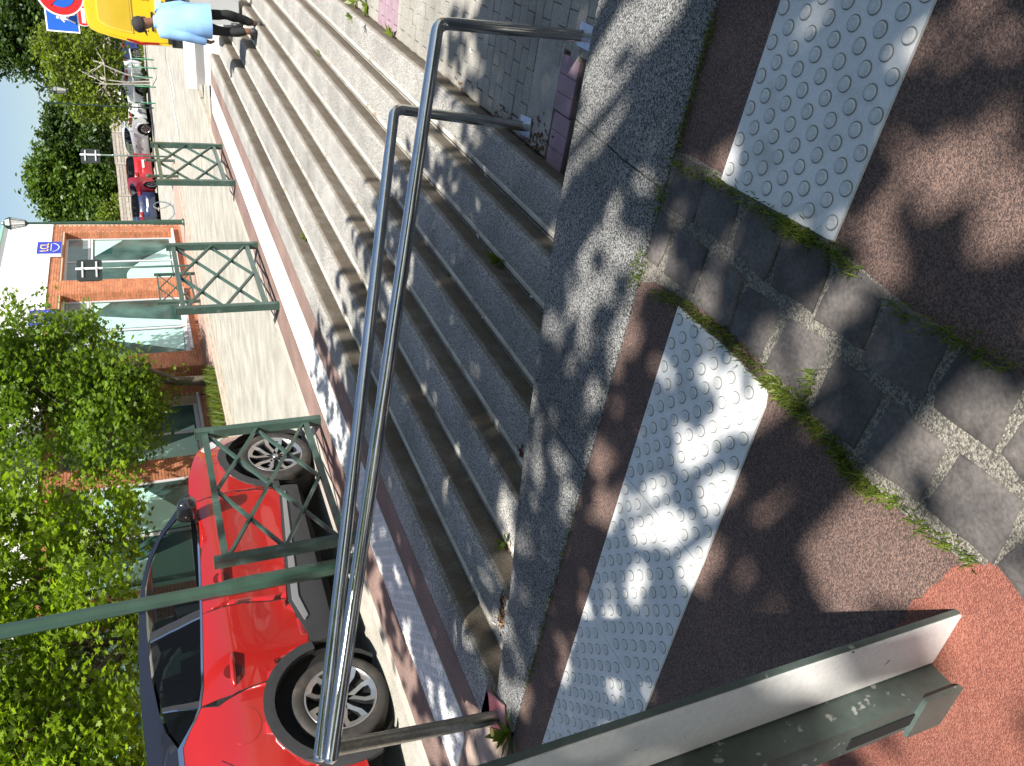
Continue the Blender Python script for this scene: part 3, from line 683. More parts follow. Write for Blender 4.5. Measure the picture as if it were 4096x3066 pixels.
def window(w0, w1, mp, kind):
    pm = mp+.26; fr = .085; mid = (w0+w1)/2; zt0, zt1 = 2.82, 2.97
    o = empty('window'); o.parent = bld
    b = MB()
    bbox(b, w0, w1, pm, pm+.05, ZH-fr, ZH); bbox(b, w0, w1, pm, pm+.05, ZS, ZS+.10); bbox(b, w0, w0+fr, pm+.001, pm+.049, ZS+.1, ZH-fr); bbox(b, w1-fr, w1, pm+.001, pm+.049, ZS+.1, ZH-fr)
    bbox(b, w0+fr, w1-fr, pm-.01, pm+.048, zt0, zt1); bbox(b, mid-.045, mid+.045, pm+.002, pm+.047, ZS+.1, zt0); bbox(b, mid-.03, mid+.03, pm+.002, pm+.047, zt1, ZH-fr)
    b.build('frame', M_ALU, o)
    b = MB(); bbox(b, w0+fr, w1-fr, pm-.012, pm-.008, (zt0+zt1)/2-.006, (zt0+zt1)/2+.006); b.build('transom_groove', M_DARK, o)
    b = MB(); bbox(b, w0-.02, w1+.02, mp-.09, pm, ZS-.075, ZS-.002); b.build('sill', M_ALU, o)
    for (x0, x1) in ((w0+fr, mid-.045), (mid+.045, w1-fr)):
        b = MB(); bbox(b, x0, x1, pm+.02, pm+.03, ZS+.1, zt0); b.build('pane', M_PANE, o)
        b = MB(); bbox(b, x0, x1, pm+.02, pm+.03, zt1, ZH-fr); b.build('pane', mat('pale_pane', (.16, .22, .225), .08, .15, 1), o)
    def film(pts):
        b = MB(); b.add([bw(w0+fr+(w1-w0-2*fr)*x, pm+.016, ZS+.1+(zt0-ZS-.1)*z) for x, z in pts], [tuple(range(len(pts)))]); b.build('window_film', M_FILM, o)
    x0m, x1m = .47, .53
    def arc(x0, z0, x1, z1, bulge, n=10):
        out = []
        for k in range(n+1):
            t = k/n; out.append((x0+(x1-x0)*t, z0+(z1-z0)*t+bulge*math.sin(math.pi*t)))
        return out
    if kind == 0:
        film([(x1m, 0)]+[(x1m, .55), (1, .0)][0:1]+[(1.0, .0)][0:1]+[])if False else None
        film([(.53, .02), (.80, .02), (.53, .38)]); film([(.98, .62), (.98, .98), (.62, .98)])
        film([(.02, .02), (.47, .02), (.47, .30)]+arc(.47, .42, .02, .55, .1))
    elif kind == 1:
        film([(.53, .0), (.60, .0)]+arc(.62, .04, .75, .92, .05)+[(.70, .99), (.53, .99)])
        film([(.47, .0), (.47, .99), (.40, .99), (.12, .02)]); film([(.98, .8), (.98, .99), (.80, .99)])
    elif kind == 2:
        film([(.02, .02)]+arc(.44, .02, .02, .75, .12)); film([(.53, .02), (.62, .02), (.53, .2)])
    else:
        film([(.02, .02), (.45, .02), (.2, .98), (.02, .98)]); film([(.53, .05), (.98, .6), (.98, .98), (.53, .98)])
for i, (w0, w1, mp) in enumerate(WINS): window(w0, w1, mp, min(i, 3))
def text_mesh(txt, size, ext=.004):
    cu = bpy.data.curves.new('txt', 'FONT'); cu.body = txt; cu.size = size; cu.extrude = ext; cu.align_x = 'CENTER'; cu.align_y = 'CENTER'
    t = bpy.data.objects.new('txt', cu); COL.objects.link(t); dg = bpy.context.evaluated_depsgraph_get()
    me = bpy.data.meshes.new_from_object(t.evaluated_get(dg)); bpy.data.objects.remove(t, do_unlink=True); return me
lcl = text_mesh('LCL', .40); lcl.materials.clear(); lcl.materials.append(M_YEL)
def wall_sign(a0, a1, z0, z1, mp, label):
    c = W((a0+a1)/2, mp-.16, (z0+z1)/2); o = empty('wall_sign', c, TH); tag(o, label, 'sign', 'blue signs on the brick building')
    w_, h_ = a1-a0, z1-z0; b = MB(); b.box((0, .06, 0), (w_, .12, h_)); b.build('box', mat('sign_side', (.62, .64, .70), .5), o)
    b = MB(); b.box((0, -.006, 0), (w_-.005, .01, h_-.005)); b.build('face', M_BLUE, o)
    t = obj('lettering', lcl, o); t.location = (0.0, -.016, .12); t.rotation_euler = (rad(90), 0, 0); t.scale = (.92, .85, 1)
    b = MB(); b.box((0.02, -.013, -.055), (w_*.62, .004, .018)); b.build('slogan_line', M_WH, o)
    b = MB(); pts = []
    for k in range(15): t_ = rad(200+k/14*140); pts.append((.30*math.cos(t_)*1.1, -.0, -.02+.26*math.sin(t_)))
    for p, q_ in zip(pts, pts[1:]): b.bar((p[0], -.013, p[2]), (q_[0], -.013, q_[2]), .022, .004, up=Vector((0, 1, 0)))
    b.build('arc', M_WH, o)
wall_sign(26.05, 26.93, 3.68, 4.36, 12.4, 'blue square sign with yellow letters above the farther window')
wall_sign(21.50, 22.35, 3.67, 4.34, 12.4, 'blue square sign with yellow letters half covered by leaves')
wall_sign(9.75, 10.60, 3.55, 4.25, 13.4, 'blue sign with yellow letters seen through the tree above the red car')

# ================================================================== CAR
def interp(tab, x):
    if x <= tab[0][0]: return tab[0][1]
    for (x0, y0), (x1, y1) in zip(tab, tab[1:]):
        if x <= x1:
            t = (x-x0)/(x1-x0); t = t*t*(3-2*t)*.35+t*.65; return y0+(y1-y0)*t
    return tab[-1][1]
TZ = [(.10, .835), (.25, .865), (.45, .872), (.60, .880), (.80, .890), (.95, .892), (1.06, .872), (1.15, .838), (1.30, .765), (1.45, .690), (1.54, .615), (1.60, .52)]
def car_t(s, z):
    t = interp(TZ, z)
    if s > 5.55: t *= 1-.30*((s-5.55)/1.0)**2.1
    if s < 3.05: t *= 1-.17*((3.05-s)/.62)**2.2
    if 3.7 < s < 5.4 and z < .95: t -= .022*math.exp(-((z-.60)/.14)**2)*min(1, (s-3.7)/.3)*min(1, (5.4-s)/.3)
    for c in (3.17, 5.87):
        d = math.hypot(s-c, z-.31)
        if d < .75: t += .016*max(0, 1-abs(d-.46)/.28)
    return t
S0 = 4.45
def inset(poly, d):
    n = len(poly); A = sum(poly[i][0]*poly[(i+1) % n][1]-poly[(i+1) % n][0]*poly[i][1] for i in range(n)); sg = 1 if A > 0 else -1; out = []
    for i in range(n):
        p = Vector(poly[i]); a = Vector(poly[i-1]); c = Vector(poly[(i+1) % n]); e0 = (p-a).normalized(); e1 = (c-p).normalized()
        n0 = Vector((-e0.y, e0.x))*sg; n1 = Vector((-e1.y, e1.x))*sg; nn = (n0+n1)
        if nn.length < .2: out.append(tuple(p)); continue
        nn.normalize(); out.append(tuple(p+nn*(d/max(.6, nn.dot(n0)))))
    return out
def GH(s, z):
    """greenhouse leans inwards: move outline points measured on the flat side out to where the glass really is"""
    if z < 1.02: return (s, z)
    s2, z2 = s, z
    for _ in range(4):
        k = (5.745-interp(TZ, z2))/4.87; k = 1+(k-1)*min(1, (z-1.02)/.08); s2 = s*k; z2 = 1.22+(z-1.22)*k
    return (s2, z2)
def panel(name, poly, m, parent, sign, off=0.0, depth=.015, ins=.0015, gs=.07, fn=car_t):
    poly = [GH(*p) for p in poly]
    P = inset(poly, ins) if ins else poly
    bm = bmesh.new(); vs = [bm.verts.new((x, 0, z)) for x, z in P]; f = bm.faces.new(vs)
    bmesh.ops.triangulate(bm, faces=[f])
    xs = [p[0] for p in P]; zs = [p[1] for p in P]
    x = min(xs)+gs
    while x < max(xs): bmesh.ops.bisect_plane(bm, geom=bm.verts[:]+bm.edges[:]+bm.faces[:], plane_co=(x, 0, 0), plane_no=(1, 0, 0)); x += gs
    z = min(zs)+gs*.8
    while z < max(zs): bmesh.ops.bisect_plane(bm, geom=bm.verts[:]+bm.edges[:]+bm.faces[:], plane_co=(0, 0, z), plane_no=(0, 0, 1)); z += gs*.8
    for v in bm.verts: s_, z_ = v.co.x, v.co.z; v.co = Vector((s_-S0, sign*(fn(s_, z_)+off), z_+.05))
    be = [e for e in bm.edges if e.is_boundary]
    for e in be: e.smooth = False
    ret = bmesh.ops.extrude_edge_only(bm, edges=be)
    for v in ret['geom']:
        if isinstance(v, bmesh.types.BMVert): v.co.y -= sign*depth
    bmesh.ops.recalc_face_normals(bm, faces=bm.faces[:])
    me = bpy.data.meshes.new(name)
    for f in bm.faces: f.smooth = True
    # make sure outward faces look outward
    test = max(bm.faces, key=lambda f: f.calc_area())
    if test.normal.y*sign < 0: bmesh.ops.reverse_faces(bm, faces=bm.faces[:])
    bm.to_mesh(me); bm.free(); me.materials.append(m); return obj(name, me, parent)
def arcp(c, r_, t0, t1, n=14): return [(c[0]+r_*math.cos(rad(t0+(t1-t0)*k/n)), c[1]+r_*math.sin(rad(t0+(t1-t0)*k/n))) for k in range(n+1)]
CRR, CFF, RO, RI = (3.17, .31), (5.87, .31), .488, .418
def wheel_meshes():
    t = MB(); prof = [(.238, -.085), (.256, -.098), (.300, -.105), (.325, -.092), (.334, -.070), (.336, .0), (.334, .07), (.325, .092), (.300, .105), (.225, .09)]
    t.lathe(prof, 40, axis='Y'); 
    tread = t.mesh('tyre', M_TYRE)
    r_ = MB(); r_.lathe([(.250, -.092), (.246, -.099), (.236, -.092), (.226, -.02), (.22, .08)], 36, axis='Y'); 
    lip = r_.mesh('rim_lip', M_RIM)
    d = MB(); d.lathe([(.235, -.03), (.0001, -.025)], 30, axis='Y'); d.lathe([(.13, -.035), (.13, -.04), (.0001, -.04)], 24, axis='Y', mi=1); back = d.mesh('rim_back', [M_DARK, M_RIMD])
    s = MB()
    for k in range(5):
        a0 = 2*math.pi*k/5+.3
        outer = [(.045, -.35), (.10, -.38), (.160, -.44), (.222, -.36), (.224, 0), (.222, .36), (.160, .44), (.10, .38), (.045, .35)]
        inner = [(.085, -.0), (.112, -.14), (.155, -.245), (.190, -.21), (.194, 0), (.190, .21), (.155, .245), (.112, .14), (.085, 0)]
        outer = [(q[0]*1.085, q[1]) for q in outer]; inner = [(q[0]*1.085, q[1]) for q in inner]
        Po = [Vector((q[0]*math.cos(a0+q[1]), 0, q[0]*math.sin(a0+q[1]))) for q in outer]; Pi = [Vector((q[0]*math.cos(a0+q[1]), 0, q[0]*math.sin(a0+q[1]))) for q in inner]
        n = len(Po); f = Vector((0, -.088, 0)); bk_ = Vector((0, -.035, 0))
        fr = [Vector((0, -.060-.03*(q[0]/.22)**1.5, 0)) for q in outer]; fi = [Vector((0, -.056-.03*(q[0]/.22)**1.5, 0)) for q in inner]
        for i in range(n-1):
            s.add([Po[i]+fr[i], Po[i+1]+fr[i+1], Pi[i+1]+fi[i+1], Pi[i]+fi[i]], [(0, 1, 2, 3)], 0)
            s.add([Pi[i]+fi[i], Pi[i+1]+fi[i+1], Pi[i+1]*1.0+bk_, Pi[i]+bk_], [(0, 1, 2, 3)], 1)
            s.add([Po[i]+fr[i], Po[i+1]+fr[i+1], Po[i+1]+bk_, Po[i]+bk_], [(0, 3, 2, 1)], 1)
    s.lathe([(.052, -.03), (.052, -.066), (.045, -.072), (.0001, -.072)], 20, axis='Y', mi=1); s.lathe([(.028, -.07), (.026, -.079), (.0001, -.080)], 16, axis='Y')
    spk = s.mesh('spokes', [M_RIM, M_RIMD])
    return tread, lip, back, spk
WH = wheel_meshes()
def add_wheel(parent, x, y, z, sign, sc=1.0):
    o = obj('wheel', WH[0], parent); o.location = (x, y, z); o.scale = (sc, sc, sc)
    if sign > 0: o.rotation_euler = (0, 0, math.pi)
    o.rotation_euler.y = random.uniform(0, 1)
    for nm, me in zip(('rim', 'wheel_back', 'spokes'), WH[1:]): obj(nm, me, o)
    return o
G_CAR = glass_mat('car_glass', (.62, .70, .66), .80)
G_CARD = glass_mat('car_glass_dark', (.16, .17, .18), .72)
def paint(name, c, rough=.28):
    m = mat(name, c, rough, 0.03, 1.0, coat=1.0); return m
def loft(name, st, m, parent, nu=10, pw=2.4):
    """st: list of (s, z_centre, s_edge, z_edge, half_width)"""
    b = MB(); n = nu*2+1; vs = []
    for (sc, zc, se, ze, hw) in st:
        s2, z2 = GH(se, ze); sc += s2-se; zc += (z2-ze)*1.6; se, ze = s2, z2; hw = car_t(se, ze)-.004
        for i in range(n):
            u_ = -1+2*i/(n-1); k = abs(u_)**pw; vs.append((sc+(se-sc)*k-S0, hw*u_, zc+(ze-zc)*k+.05))
    fs = [(j*n+i, (j+1)*n+i, (j+1)*n+i+1, j*n+i+1) for j in range(len(st)-1) for i in range(n-1)]
    b.add(vs, fs, 0, True); return b.build(name, m, parent)
def build_car(loc, ang, sc, paint_m, roof_m, label, group=None, clad=True, rear_lights=True, tint=None, name='parked_car', emblem=False):
    root = empty(name, loc, ang); root.scale = sc; tag(root, label, 'car', group)
    M_CH = mat('chrome', (.75, .75, .76), .12, metal=1.0)
    M_CLADD = mat('dark_cladding', (.032, .033, .036), .55, .1, 20); lower = M_CLADD if clad else paint_m
    gl = tint or G_CAR
    for sg in (-1, 1):
        # red panels
        door_r = [(3.345, 1.175), (3.325, 1.07), (3.375, .95), (3.395, .83), (3.402, .74)]
        rq = door_r+arcp(CRR, RO, 61.5, 190, 18)+[(2.55, .21), (2.50, .32), (2.47, .55), (2.455, .80), (2.50, 1.06), (2.60, 1.30), (3.085, 1.31), (3.19, 1.262), (3.265, 1.215)]
        panel('rear_quarter', rq, paint_m, root, sg)
        seam_b = 4.12
        sill = [(3.66, .41), (3.73, .40), (3.86, .435), (4.09, .485)]
        rd = [(3.345, 1.175), (3.325, 1.07), (3.375, .95), (3.395, .83), (3.402, .74)]+arcp(CRR, RO, 61.5, 12, 8)+[(3.73, .40), (3.86, .435), (seam_b, .487), (seam_b+.02, .8), (seam_b, 1.098), (3.7, 1.132), (3.5, 1.15)]
        d_r = panel('rear_door', rd, paint_m, root, sg)
        fd = [(seam_b, 1.098), (seam_b+.02, .8), (seam_b, .487), (4.41, .45), (5.36, .335), (5.37, .45), (5.40, .72), (5.36, .95), (5.34, 1.05), (5.05, 1.04), (4.5, 1.072)]
        d_f = panel('front_door', fd, paint_m, root, sg)
        fe = [(5.34, 1.05), (5.36, .95), (5.40, .72), (5.37, .45), (5.365, .335)]+arcp(CFF, RO, 176, 18, 22)+[(6.42, .30), (6.47, .50), (6.44, .66), (6.30, .83), (6.20, .90), (6.09, .965), (5.90, 1.02), (5.67, 1.07), (5.47, 1.085)]
        panel('front_wing', fe, paint_m, root, sg)
        # shut lines
        def seam(pts, w_=.0045):
            L_ = [(x-w_, z) for x, z in pts]; R_ = [(x+w_, z) for x, z in pts[::-1]]; panel('shut_line', L_+R_, M_DARK, root, sg, off=.0012, ins=0, depth=.003)
        seam(door_r); seam([(seam_b, 1.095), (seam_b+.02, .8), (seam_b, .49)]); seam([(5.34, 1.05), (5.36, .95), (5.40, .72), (5.37, .45), (5.365, .34)])
        # cladding
        sk = [(3.64, .41), (3.73, .40), (3.86, .435), (4.09, .485), (4.41, .45), (5.385, .333), (5.39, .17), (4.4, .19), (3.9, .20), (3.66, .19)]
        s_o = panel('sill_cladding', sk, lower, root, sg, off=.008, depth=.05)
        if clad:
            panel('sill_trim', [(3.86, .40), (4.09, .455), (4.41, .425), (5.30, .325), (5.30, .29), (4.41, .37), (4.1, .40), (3.9, .365)], mat('silver_trim', (.30, .30, .31), .4, metal=.5), s_o, sg, off=.018, depth=.012)
        for cc, t0, t1 in ((CRR, 10, 205), (CFF, -8, 178)):
            out = arcp(cc, RO+.004, t0, t1, 22); inn = arcp(cc, RI, t1, t0, 22)
            panel('wheel_arch', out+inn, lower, root, sg, off=.012, depth=.045, ins=0, gs=.12)
            b = MB(); n = 22; cs = arcp(cc, RI+.003, -50, 230, n); y0 = sg*(.86); y1 = sg*.50
            b.add([(x-S0, y0, z+.05) for x, z in cs]+[(x-S0, y1, z+.05) for x, z in cs], [(i, i+1, n+2+i, n+1+i) for i in range(n)], 0, True)
            b.add([(x-S0, y1, z+.05) for x, z in cs], [tuple(range(n+1))]); b.build('arch_liner', M_DARK, root)
        # windows
        fgl = [(5.16, 1.055), (4.5, 1.085), (4.175, 1.105), (4.045, 1.452), (4.13, 1.458), (4.48, 1.452), (4.74, 1.402), (4.94, 1.330), (5.10, 1.24)]
        rgl = [(4.085, 1.11), (3.7, 1.145), (3.5, 1.160), (3.40, 1.18), (3.415, 1.412), (3.67, 1.445), (3.955, 1.455)]
        qgl = [(3.345, 1.195), (3.27, 1.228), (3.2, 1.270), (3.105, 1.318), (3.235, 1.380), (3.375, 1.408)]
        panel('side_window', fgl, gl, root, sg, off=-.006, ins=0, depth=.004); panel('side_window', rgl, G_CARD, root, sg, off=-.006, ins=0, depth=.004); panel('quarter_window', qgl, G_CARD, root, sg, off=-.006, ins=0, depth=.004)
        # black frame round the glass
        fr = [(5.36, 1.06), (5.20, 1.185), (5.06, 1.285), (4.94, 1.345), (4.74, 1.418), (4.48, 1.468), (4.13, 1.474), (3.67, 1.462), (3.39, 1.43), (3.23, 1.398), (3.085, 1.332), (3.085, 1.312), (2.62, 1.305), (2.66, 1.40), (2.80, 1.485), (3.03, 1.512), (3.42, 1.532), (3.82, 1.534), (4.34, 1.515), (4.56, 1.485), (4.82, 1.425), (5.06, 1.325), (5.26, 1.205), (5.47, 1.085)]
        panel('roof_rail', fr, roof_m, root, sg, off=-.001, ins=0, depth=.02)
        panel('pillar', [(4.175, 1.103), (4.085, 1.108), (3.955, 1.457), (4.045, 1.456)], M_BLACK, root, sg, off=-.002, ins=0)
        panel('pillar', [(3.40, 1.18), (3.345, 1.195), (3.375, 1.408), (3.415, 1.412)], M_BLACK, root, sg, off=-.002, ins=0)
        panel('pillar_strip', [(4.10, 1.108), (4.085, 1.108), (3.955, 1.455), (3.968, 1.455)], M_CH, root, sg, off=.002, ins=0, depth=.004)
        panel('pillar_strip', [(3.352, 1.19), (3.340, 1.19), (3.37, 1.408), (3.382, 1.408)], M_CH, root, sg, off=.002, ins=0, depth=.004)
        # chrome belt line
        bl = [(5.34, 1.05), (5.05, 1.04), (4.5, 1.074), (4.12, 1.098), (3.7, 1.132), (3.5, 1.148), (3.345, 1.178), (3.265, 1.213), (3.19, 1.258), (3.085, 1.308), (2.62, 1.305)]
        panel('belt_trim', bl+[(x, z+(.014 if x > 3.1 else .03)) for x, z in bl[::-1]], M_CH, root, sg, off=.004, ins=0, depth=.02)
        # handles, each over a flat disc of darkened paint painting the recess shade
        for ds, (h0, h1, hz) in ((d_r, (3.44, 3.70, .95)), (d_f, (4.30, 4.56, .93))):
            b = MB(); y = sg*(car_t(h0, hz)+.022); b.tube([(h0-S0, sg*car_t(h0, hz), hz+.05), (h0+.03-S0, y, hz+.055), (h1-.06-S0, y, hz+.045), (h1-S0, sg*car_t(h1, hz), hz+.04)], [.012, .019, .019, .012], 10); b.build('handle', paint_m, ds)
            panel('handle_recess_shade', arcp(((h0+h1)/2-.01, hz), .062, 0, 340, 16), mat(paint_m.name+'_dark', tuple(c*.35 for c in paint_m.node_tree.nodes['RGB'].outputs[0].default_value[:3]), .4), ds, sg, off=.002, ins=0, depth=.004)
        # lamps
        tl = [(2.93, 1.10), (2.86, 1.02), (2.62, .955), (2.465, .94), (2.475, 1.08), (2.55, 1.14), (2.75, 1.13)]
        panel('tail_light', tl, mat('tail_red', (.30, .012, .014), .12, coat=1.0), root, sg, off=.008, ins=0, depth=.02)
        hl = [(6.20, .885), (6.10, .93), (6.05, .90), (6.12, .80), (6.30, .74), (6.42, .70), (6.36, .78)]
        panel('headlight', hl, mat('lamp_clear', (.55, .57, .6), .1, coat=1.0), root, sg, off=.006, ins=0, depth=.02)
        if sg == -1:
            fl = arcp((3.12, .93), .135, 0, 340, 18); panel('fuel_flap', [(x, .93+(z-.93)*.78) for x, z in fl], paint_m, root, sg, off=.0025, ins=0, depth=.0045)
        add_wheel(root, CRR[0]-S0, sg*.768, .336, sg); add_wheel(root, CFF[0]-S0, sg*.768, .336, sg)
        # mirror
        b = MB(); vs_, fs_ = [], []
        for i in range(9):
            for j in range(16):
                th_, ph_ = -math.pi/2+math.pi*i/8, 2*math.pi*j/16; sp = lambda v, e_: math.copysign(abs(v)**e_, v)
                x = sp(math.cos(th_), .5)*sp(math.cos(ph_), .6); y = sp(math.cos(th_), .5)*sp(math.sin(ph_), .6); z = sp(math.sin(th_), .55)
                vs_.append((x*.062*(1-.25*z), y*.125, z*.075+.012*y))
        fs_ = [(i*16+j, i*16+(j+1) % 16, (i+1)*16+(j+1) % 16, (i+1)*16+j) for i in range(8) for j in range(16)]
        b.add(vs_, fs_, 0, True); o = b.build('mirror', paint('gloss_black', (.012, .012, .014), .2), root); o.location = (5.13-S0, sg*1.0, 1.17); o.rotation_euler = (0, 0, rad(10)*sg)
        b = MB(); b.box((0, 0, 0), (.012, .16, .014)); oo = b.build('indicator', mat('amber', (.75, .25, .02), .2), o); oo.location = (.058, 0, -.005)
        b = MB(); b.box((5.13-S0, sg*.90, 1.10), (.05, .10, .03)); b.build('mirror_arm', M_BLACK, o.parent)
    # top surfaces
    loft('bonnet', [(6.50, .74, 6.20, .905, .735), (6.32, .89, 6.09, .968, .775), (6.05, .985, 5.90, 1.022, .800), (5.80, 1.045, 5.67, 1.072, .815), (5.56, 1.085, 5.47, 1.087, .830)], paint_m, root)
    loft('windscreen', [(5.60, 1.09, 5.47, 1.09, .83), (5.35, 1.22, 5.26, 1.21, .79), (5.10, 1.345, 5.06, 1.325, .745), (4.90, 1.43, 4.84, 1.42, .68)], gl, root)
    loft('roof', [(4.93, 1.425, 4.86, 1.412, .685), (4.70, 1.485, 4.56, 1.486, .635), (4.40, 1.525, 4.34, 1.516, .60), (3.82, 1.55, 3.82, 1.535, .575), (3.42, 1.55, 3.42, 1.533, .57), (3.03, 1.53, 3.03, 1.513, .555), (2.72, 1.50, 2.80, 1.486, .55)], roof_m, root)
    loft('rear_window', [(2.66, 1.48, 2.78, 1.475, .56), (2.52, 1.28, 2.64, 1.30, .66), (2.46, 1.10, 2.56, 1.14, .74)], G_CARD, root)
    tg = loft('tailgate', [(2.46, 1.10, 2.56, 1.14, .745), (2.37, .98, 2.47, .98, .76), (2.36, .70, 2.455, .72, .775)], paint_m, root)
    loft('rear_bumper', [(2.36, .70, 2.455, .72, .775), (2.28, .60, 2.46, .60, .78), (2.30, .38, 2.48, .38, .775), (2.40, .18, 2.55, .16, .76)], lower, root)
    loft('front_bumper', [(6.40, .15, 6.38, .18, .73), (6.56, .35, 6.42, .36, .72), (6.60, .55, 6.46, .55, .70), (6.50, .74, 6.20, .905, .735)], paint_m, root)
    b = MB(); b.box((2.272-S0, 0, .68), (.012, .50, .11)); b.build('number_plate', M_WH, tg)
    for sg in (-1, 1):
        b = MB(); b.box((2.395-S0, sg*.62, 1.075), (.05, .24, .13)); b.build('tail_light', MATS['tail_red'], root)
    b = MB(); b.box((2.352-S0, 0, .98), (.012, .10, .07)); b.build('badge', M_CH, tg)
    # dark inside, floor, seats
    b = MB(); b.box((4.4-S0, 0, .62), (3.4, 1.60, .78)); b.box((4.5-S0, 0, .22), (3.9, 1.40, .12)); b.box((2.95-S0, 0, .62), (.9, .98, .9)); b.box((5.9-S0, 0, .52), (1.0, .98, .7)); b.build('inner_shell', M_DARK, root)
    for x in (4.55, 3.65):
        for y in (-.36, .36):
            b = MB(); b.box((x-S0-.05, y, 1.12), (.14, .46, .42), Matrix.Rotation(rad(-12), 3, 'Y')); b.box((x-S0-.12, y, 1.40), (.10, .24, .16), Matrix.Rotation(rad(-12), 3, 'Y')); b.build('seat', M_BLACK, root)
    b = MB(); pts = [Vector((5.02-S0+.06*math.sin(t), .36+.18*math.cos(t), 1.10+.17*math.sin(t))) for t in [k/16*2*math.pi for k in range(17)]]; b.tube(pts, .016, 8); b.build('steering_wheel', M_BLACK, root)
    return root
red = paint('red_paint', (.32, .009, .007)); navyroof = paint('dark_roof_paint', (.008, .009, .014), .3)
build_car(W(S0, 5.745, -.10+.05), TH, (1, 1, 1), red, navyroof, 'bright red car with dark roof parked behind the handrail', name='red_car')
def on_far(px, py, d): return CAM+ray(px, py)*d
for (px, py, d, ang, sc, pm, rm, lab, tn) in (
    (612, 700, 45, 103, (.98, .97, .98), 'crimson', None, 'small dark red hatchback parked by the wooden fence', None),
    (603, 500, 45, 117, (1.05, .97, .98), 'silver', None, 'silver estate car parked right of the dark red hatchback', None),
    (592, 350, 44, 128, (1.05, .97, .95), 'white', None, 'white car parked behind the green railing', None),
    (620, 845, 46, 97, (1.0, 1.0, .95), 'navy', None, 'dark blue car parked left of the dark red hatchback', None),
    (585, 205, 50, 120, (1.0, 1.0, .95), 'blue', None, 'blue car half hidden behind the yellow van', None)):
    c = {'crimson': (.33, .012, .02), 'silver': (.52, .53, .54), 'white': (.78, .78, .77), 'navy': (.015, .025, .07), 'blue': (.02, .04, .16)}[pm]
    p = on_far(px, py, d); p = Vector((p.x, p.y, 0)); p.z = -.05+far_z(p.x, p.y); hd = Vector((math.cos(rad(ang)), math.sin(rad(ang)), 0))
    m = paint(pm+'_paint', c); build_car(p+hd*.9, rad(ang), sc, m, m, lab, 'cars parked across the street', clad=False)

# ================================================================== YELLOW VAN
yel = paint('yellow_paint', (.78, .50, .012), .3)
van = empty('yellow_van', W(16.2, 2.68, -.055), TH); tag(van, 'yellow delivery van seen from behind at the right', 'van')
def van_sec(x, k=1.0, top=1.83):
    pts = [(.86, .28), (.885, .55), (.89, .95), (.86, 1.15), (.80, 1.45), (.745, 1.66), (.69, 1.77), (.60, top-.01), (.3, top+.012), (0, top+.02)]
    full_ = [(y*k, z) for y, z in pts]+[(-y*k, z) for y, z in pts[-2::-1]]
    return [Vector((x, y, z)) for y, z in full_]
b = MB(); secs = [van_sec(0.0, .965, 1.80), van_sec(.05, .99), van_sec(.3), van_sec(2.6), van_sec(3.0, .97, 1.6), van_sec(3.5, .96, 1.15), van_sec(4.2, .86, .95)]
n = len(secs[0]); b.add([p for s_ in secs for p in s_], [(j*n+i, (j+1)*n+i, (j+1)*n+i+1, j*n+i+1) for j in range(len(secs)-1) for i in range(n-1)], 0, True)
b.add(secs[0], [tuple(range(n))]); b.add(secs[-1], [tuple(range(n-1, -1, -1))]); b.build('body', yel, van)
def vquad(name, pts, m, x=-.012, th=.012, parent=van, slope=.0):
    b = MB(); P = [Vector((x+max(0, z-1.1)*slope*2, y, z)) for y, z in pts]; n = len(P); B = [p+Vector((th, 0, 0)) for p in P]
    b.add(P+B, [tuple(range(n)), tuple(range(2*n-1, n-1, -1))]+[(i, i+n, (i+1) % n+n, (i+1) % n) for i in range(n)]); return b.build(name, m, parent)
door = vquad('tailgate', [(.80, .50), (.815, .95), (.775, 1.2), (.715, 1.52), (.64, 1.70), (.5, 1.755), (-.5, 1.755), (-.64, 1.70), (-.715, 1.52), (-.775, 1.2), (-.815, .95), (-.80, .50)], yel, x=-.012, th=.03)
gw = [(.68, 1.10), (.655, 1.30), (.60, 1.52), (.52, 1.64), (-.52, 1.64), (-.60, 1.52), (-.655, 1.30), (-.68, 1.10)]
vquad('window_surround', gw, mat('pale_yellow_paint', (.80, .60, .08), .3, coat=1.0), x=-.024, th=.02, parent=door)
vquad('rear_window', [(y*.955, 1.125+(z-1.10)*.93) for y, z in gw], mat('yellow_window_film', (.60, .42, .04), .08, .1, 1.0, coat=1.0), x=-.030, th=.02, parent=door)
for sg in (-1, 1):
    vquad('tail_light', [(sg*.84, .68), (sg*.865, 1.0), (sg*.80, 1.22), (sg*.775, 1.2), (sg*.825, .98), (sg*.815, .70)][::sg], MATS['tail_red'], x=-.02, th=.05)
b = MB(); b.box((.02, 0, .37), (.24, 1.72, .20)); b.box((-.02, 0, .50), (.22, 1.60, .07)); b.build('rear_bumper', M_BLACK, van)
vquad('brake_light', [(.14, 1.70), (.14, 1.725), (-.14, 1.725), (-.14, 1.70)], MATS['tail_red'], x=-.02, th=.03)
for dz in (0, .075):
    vquad('chevron', [(.11, .83+dz), (.0, .895+dz), (-.11, .83+dz), (-.11, .865+dz), (0, .935+dz), (.11, .865+dz)], mat('dark_badge', (.05, .05, .045), .3), x=-.030, th=.02, parent=door)
vquad('number_plate', [(.60, .60), (.10, .60), (.10, .71), (.60, .71)], mat('plate_blue_white', (.50, .58, .66), .4), x=-.032, th=.02, parent=door)
for y in (.62, .40): vquad('plate_lamp', [(y, .755), (y-.10, .755), (y-.10, .79), (y, .79)], M_BLACK, x=-.03, th=.02, parent=door)
for x, y in ((.75, -.80), (.75, .80), (3.45, -.8), (3.45, .8)): add_wheel(van, x, y, .32, -1 if y < 0 else 1, .95)
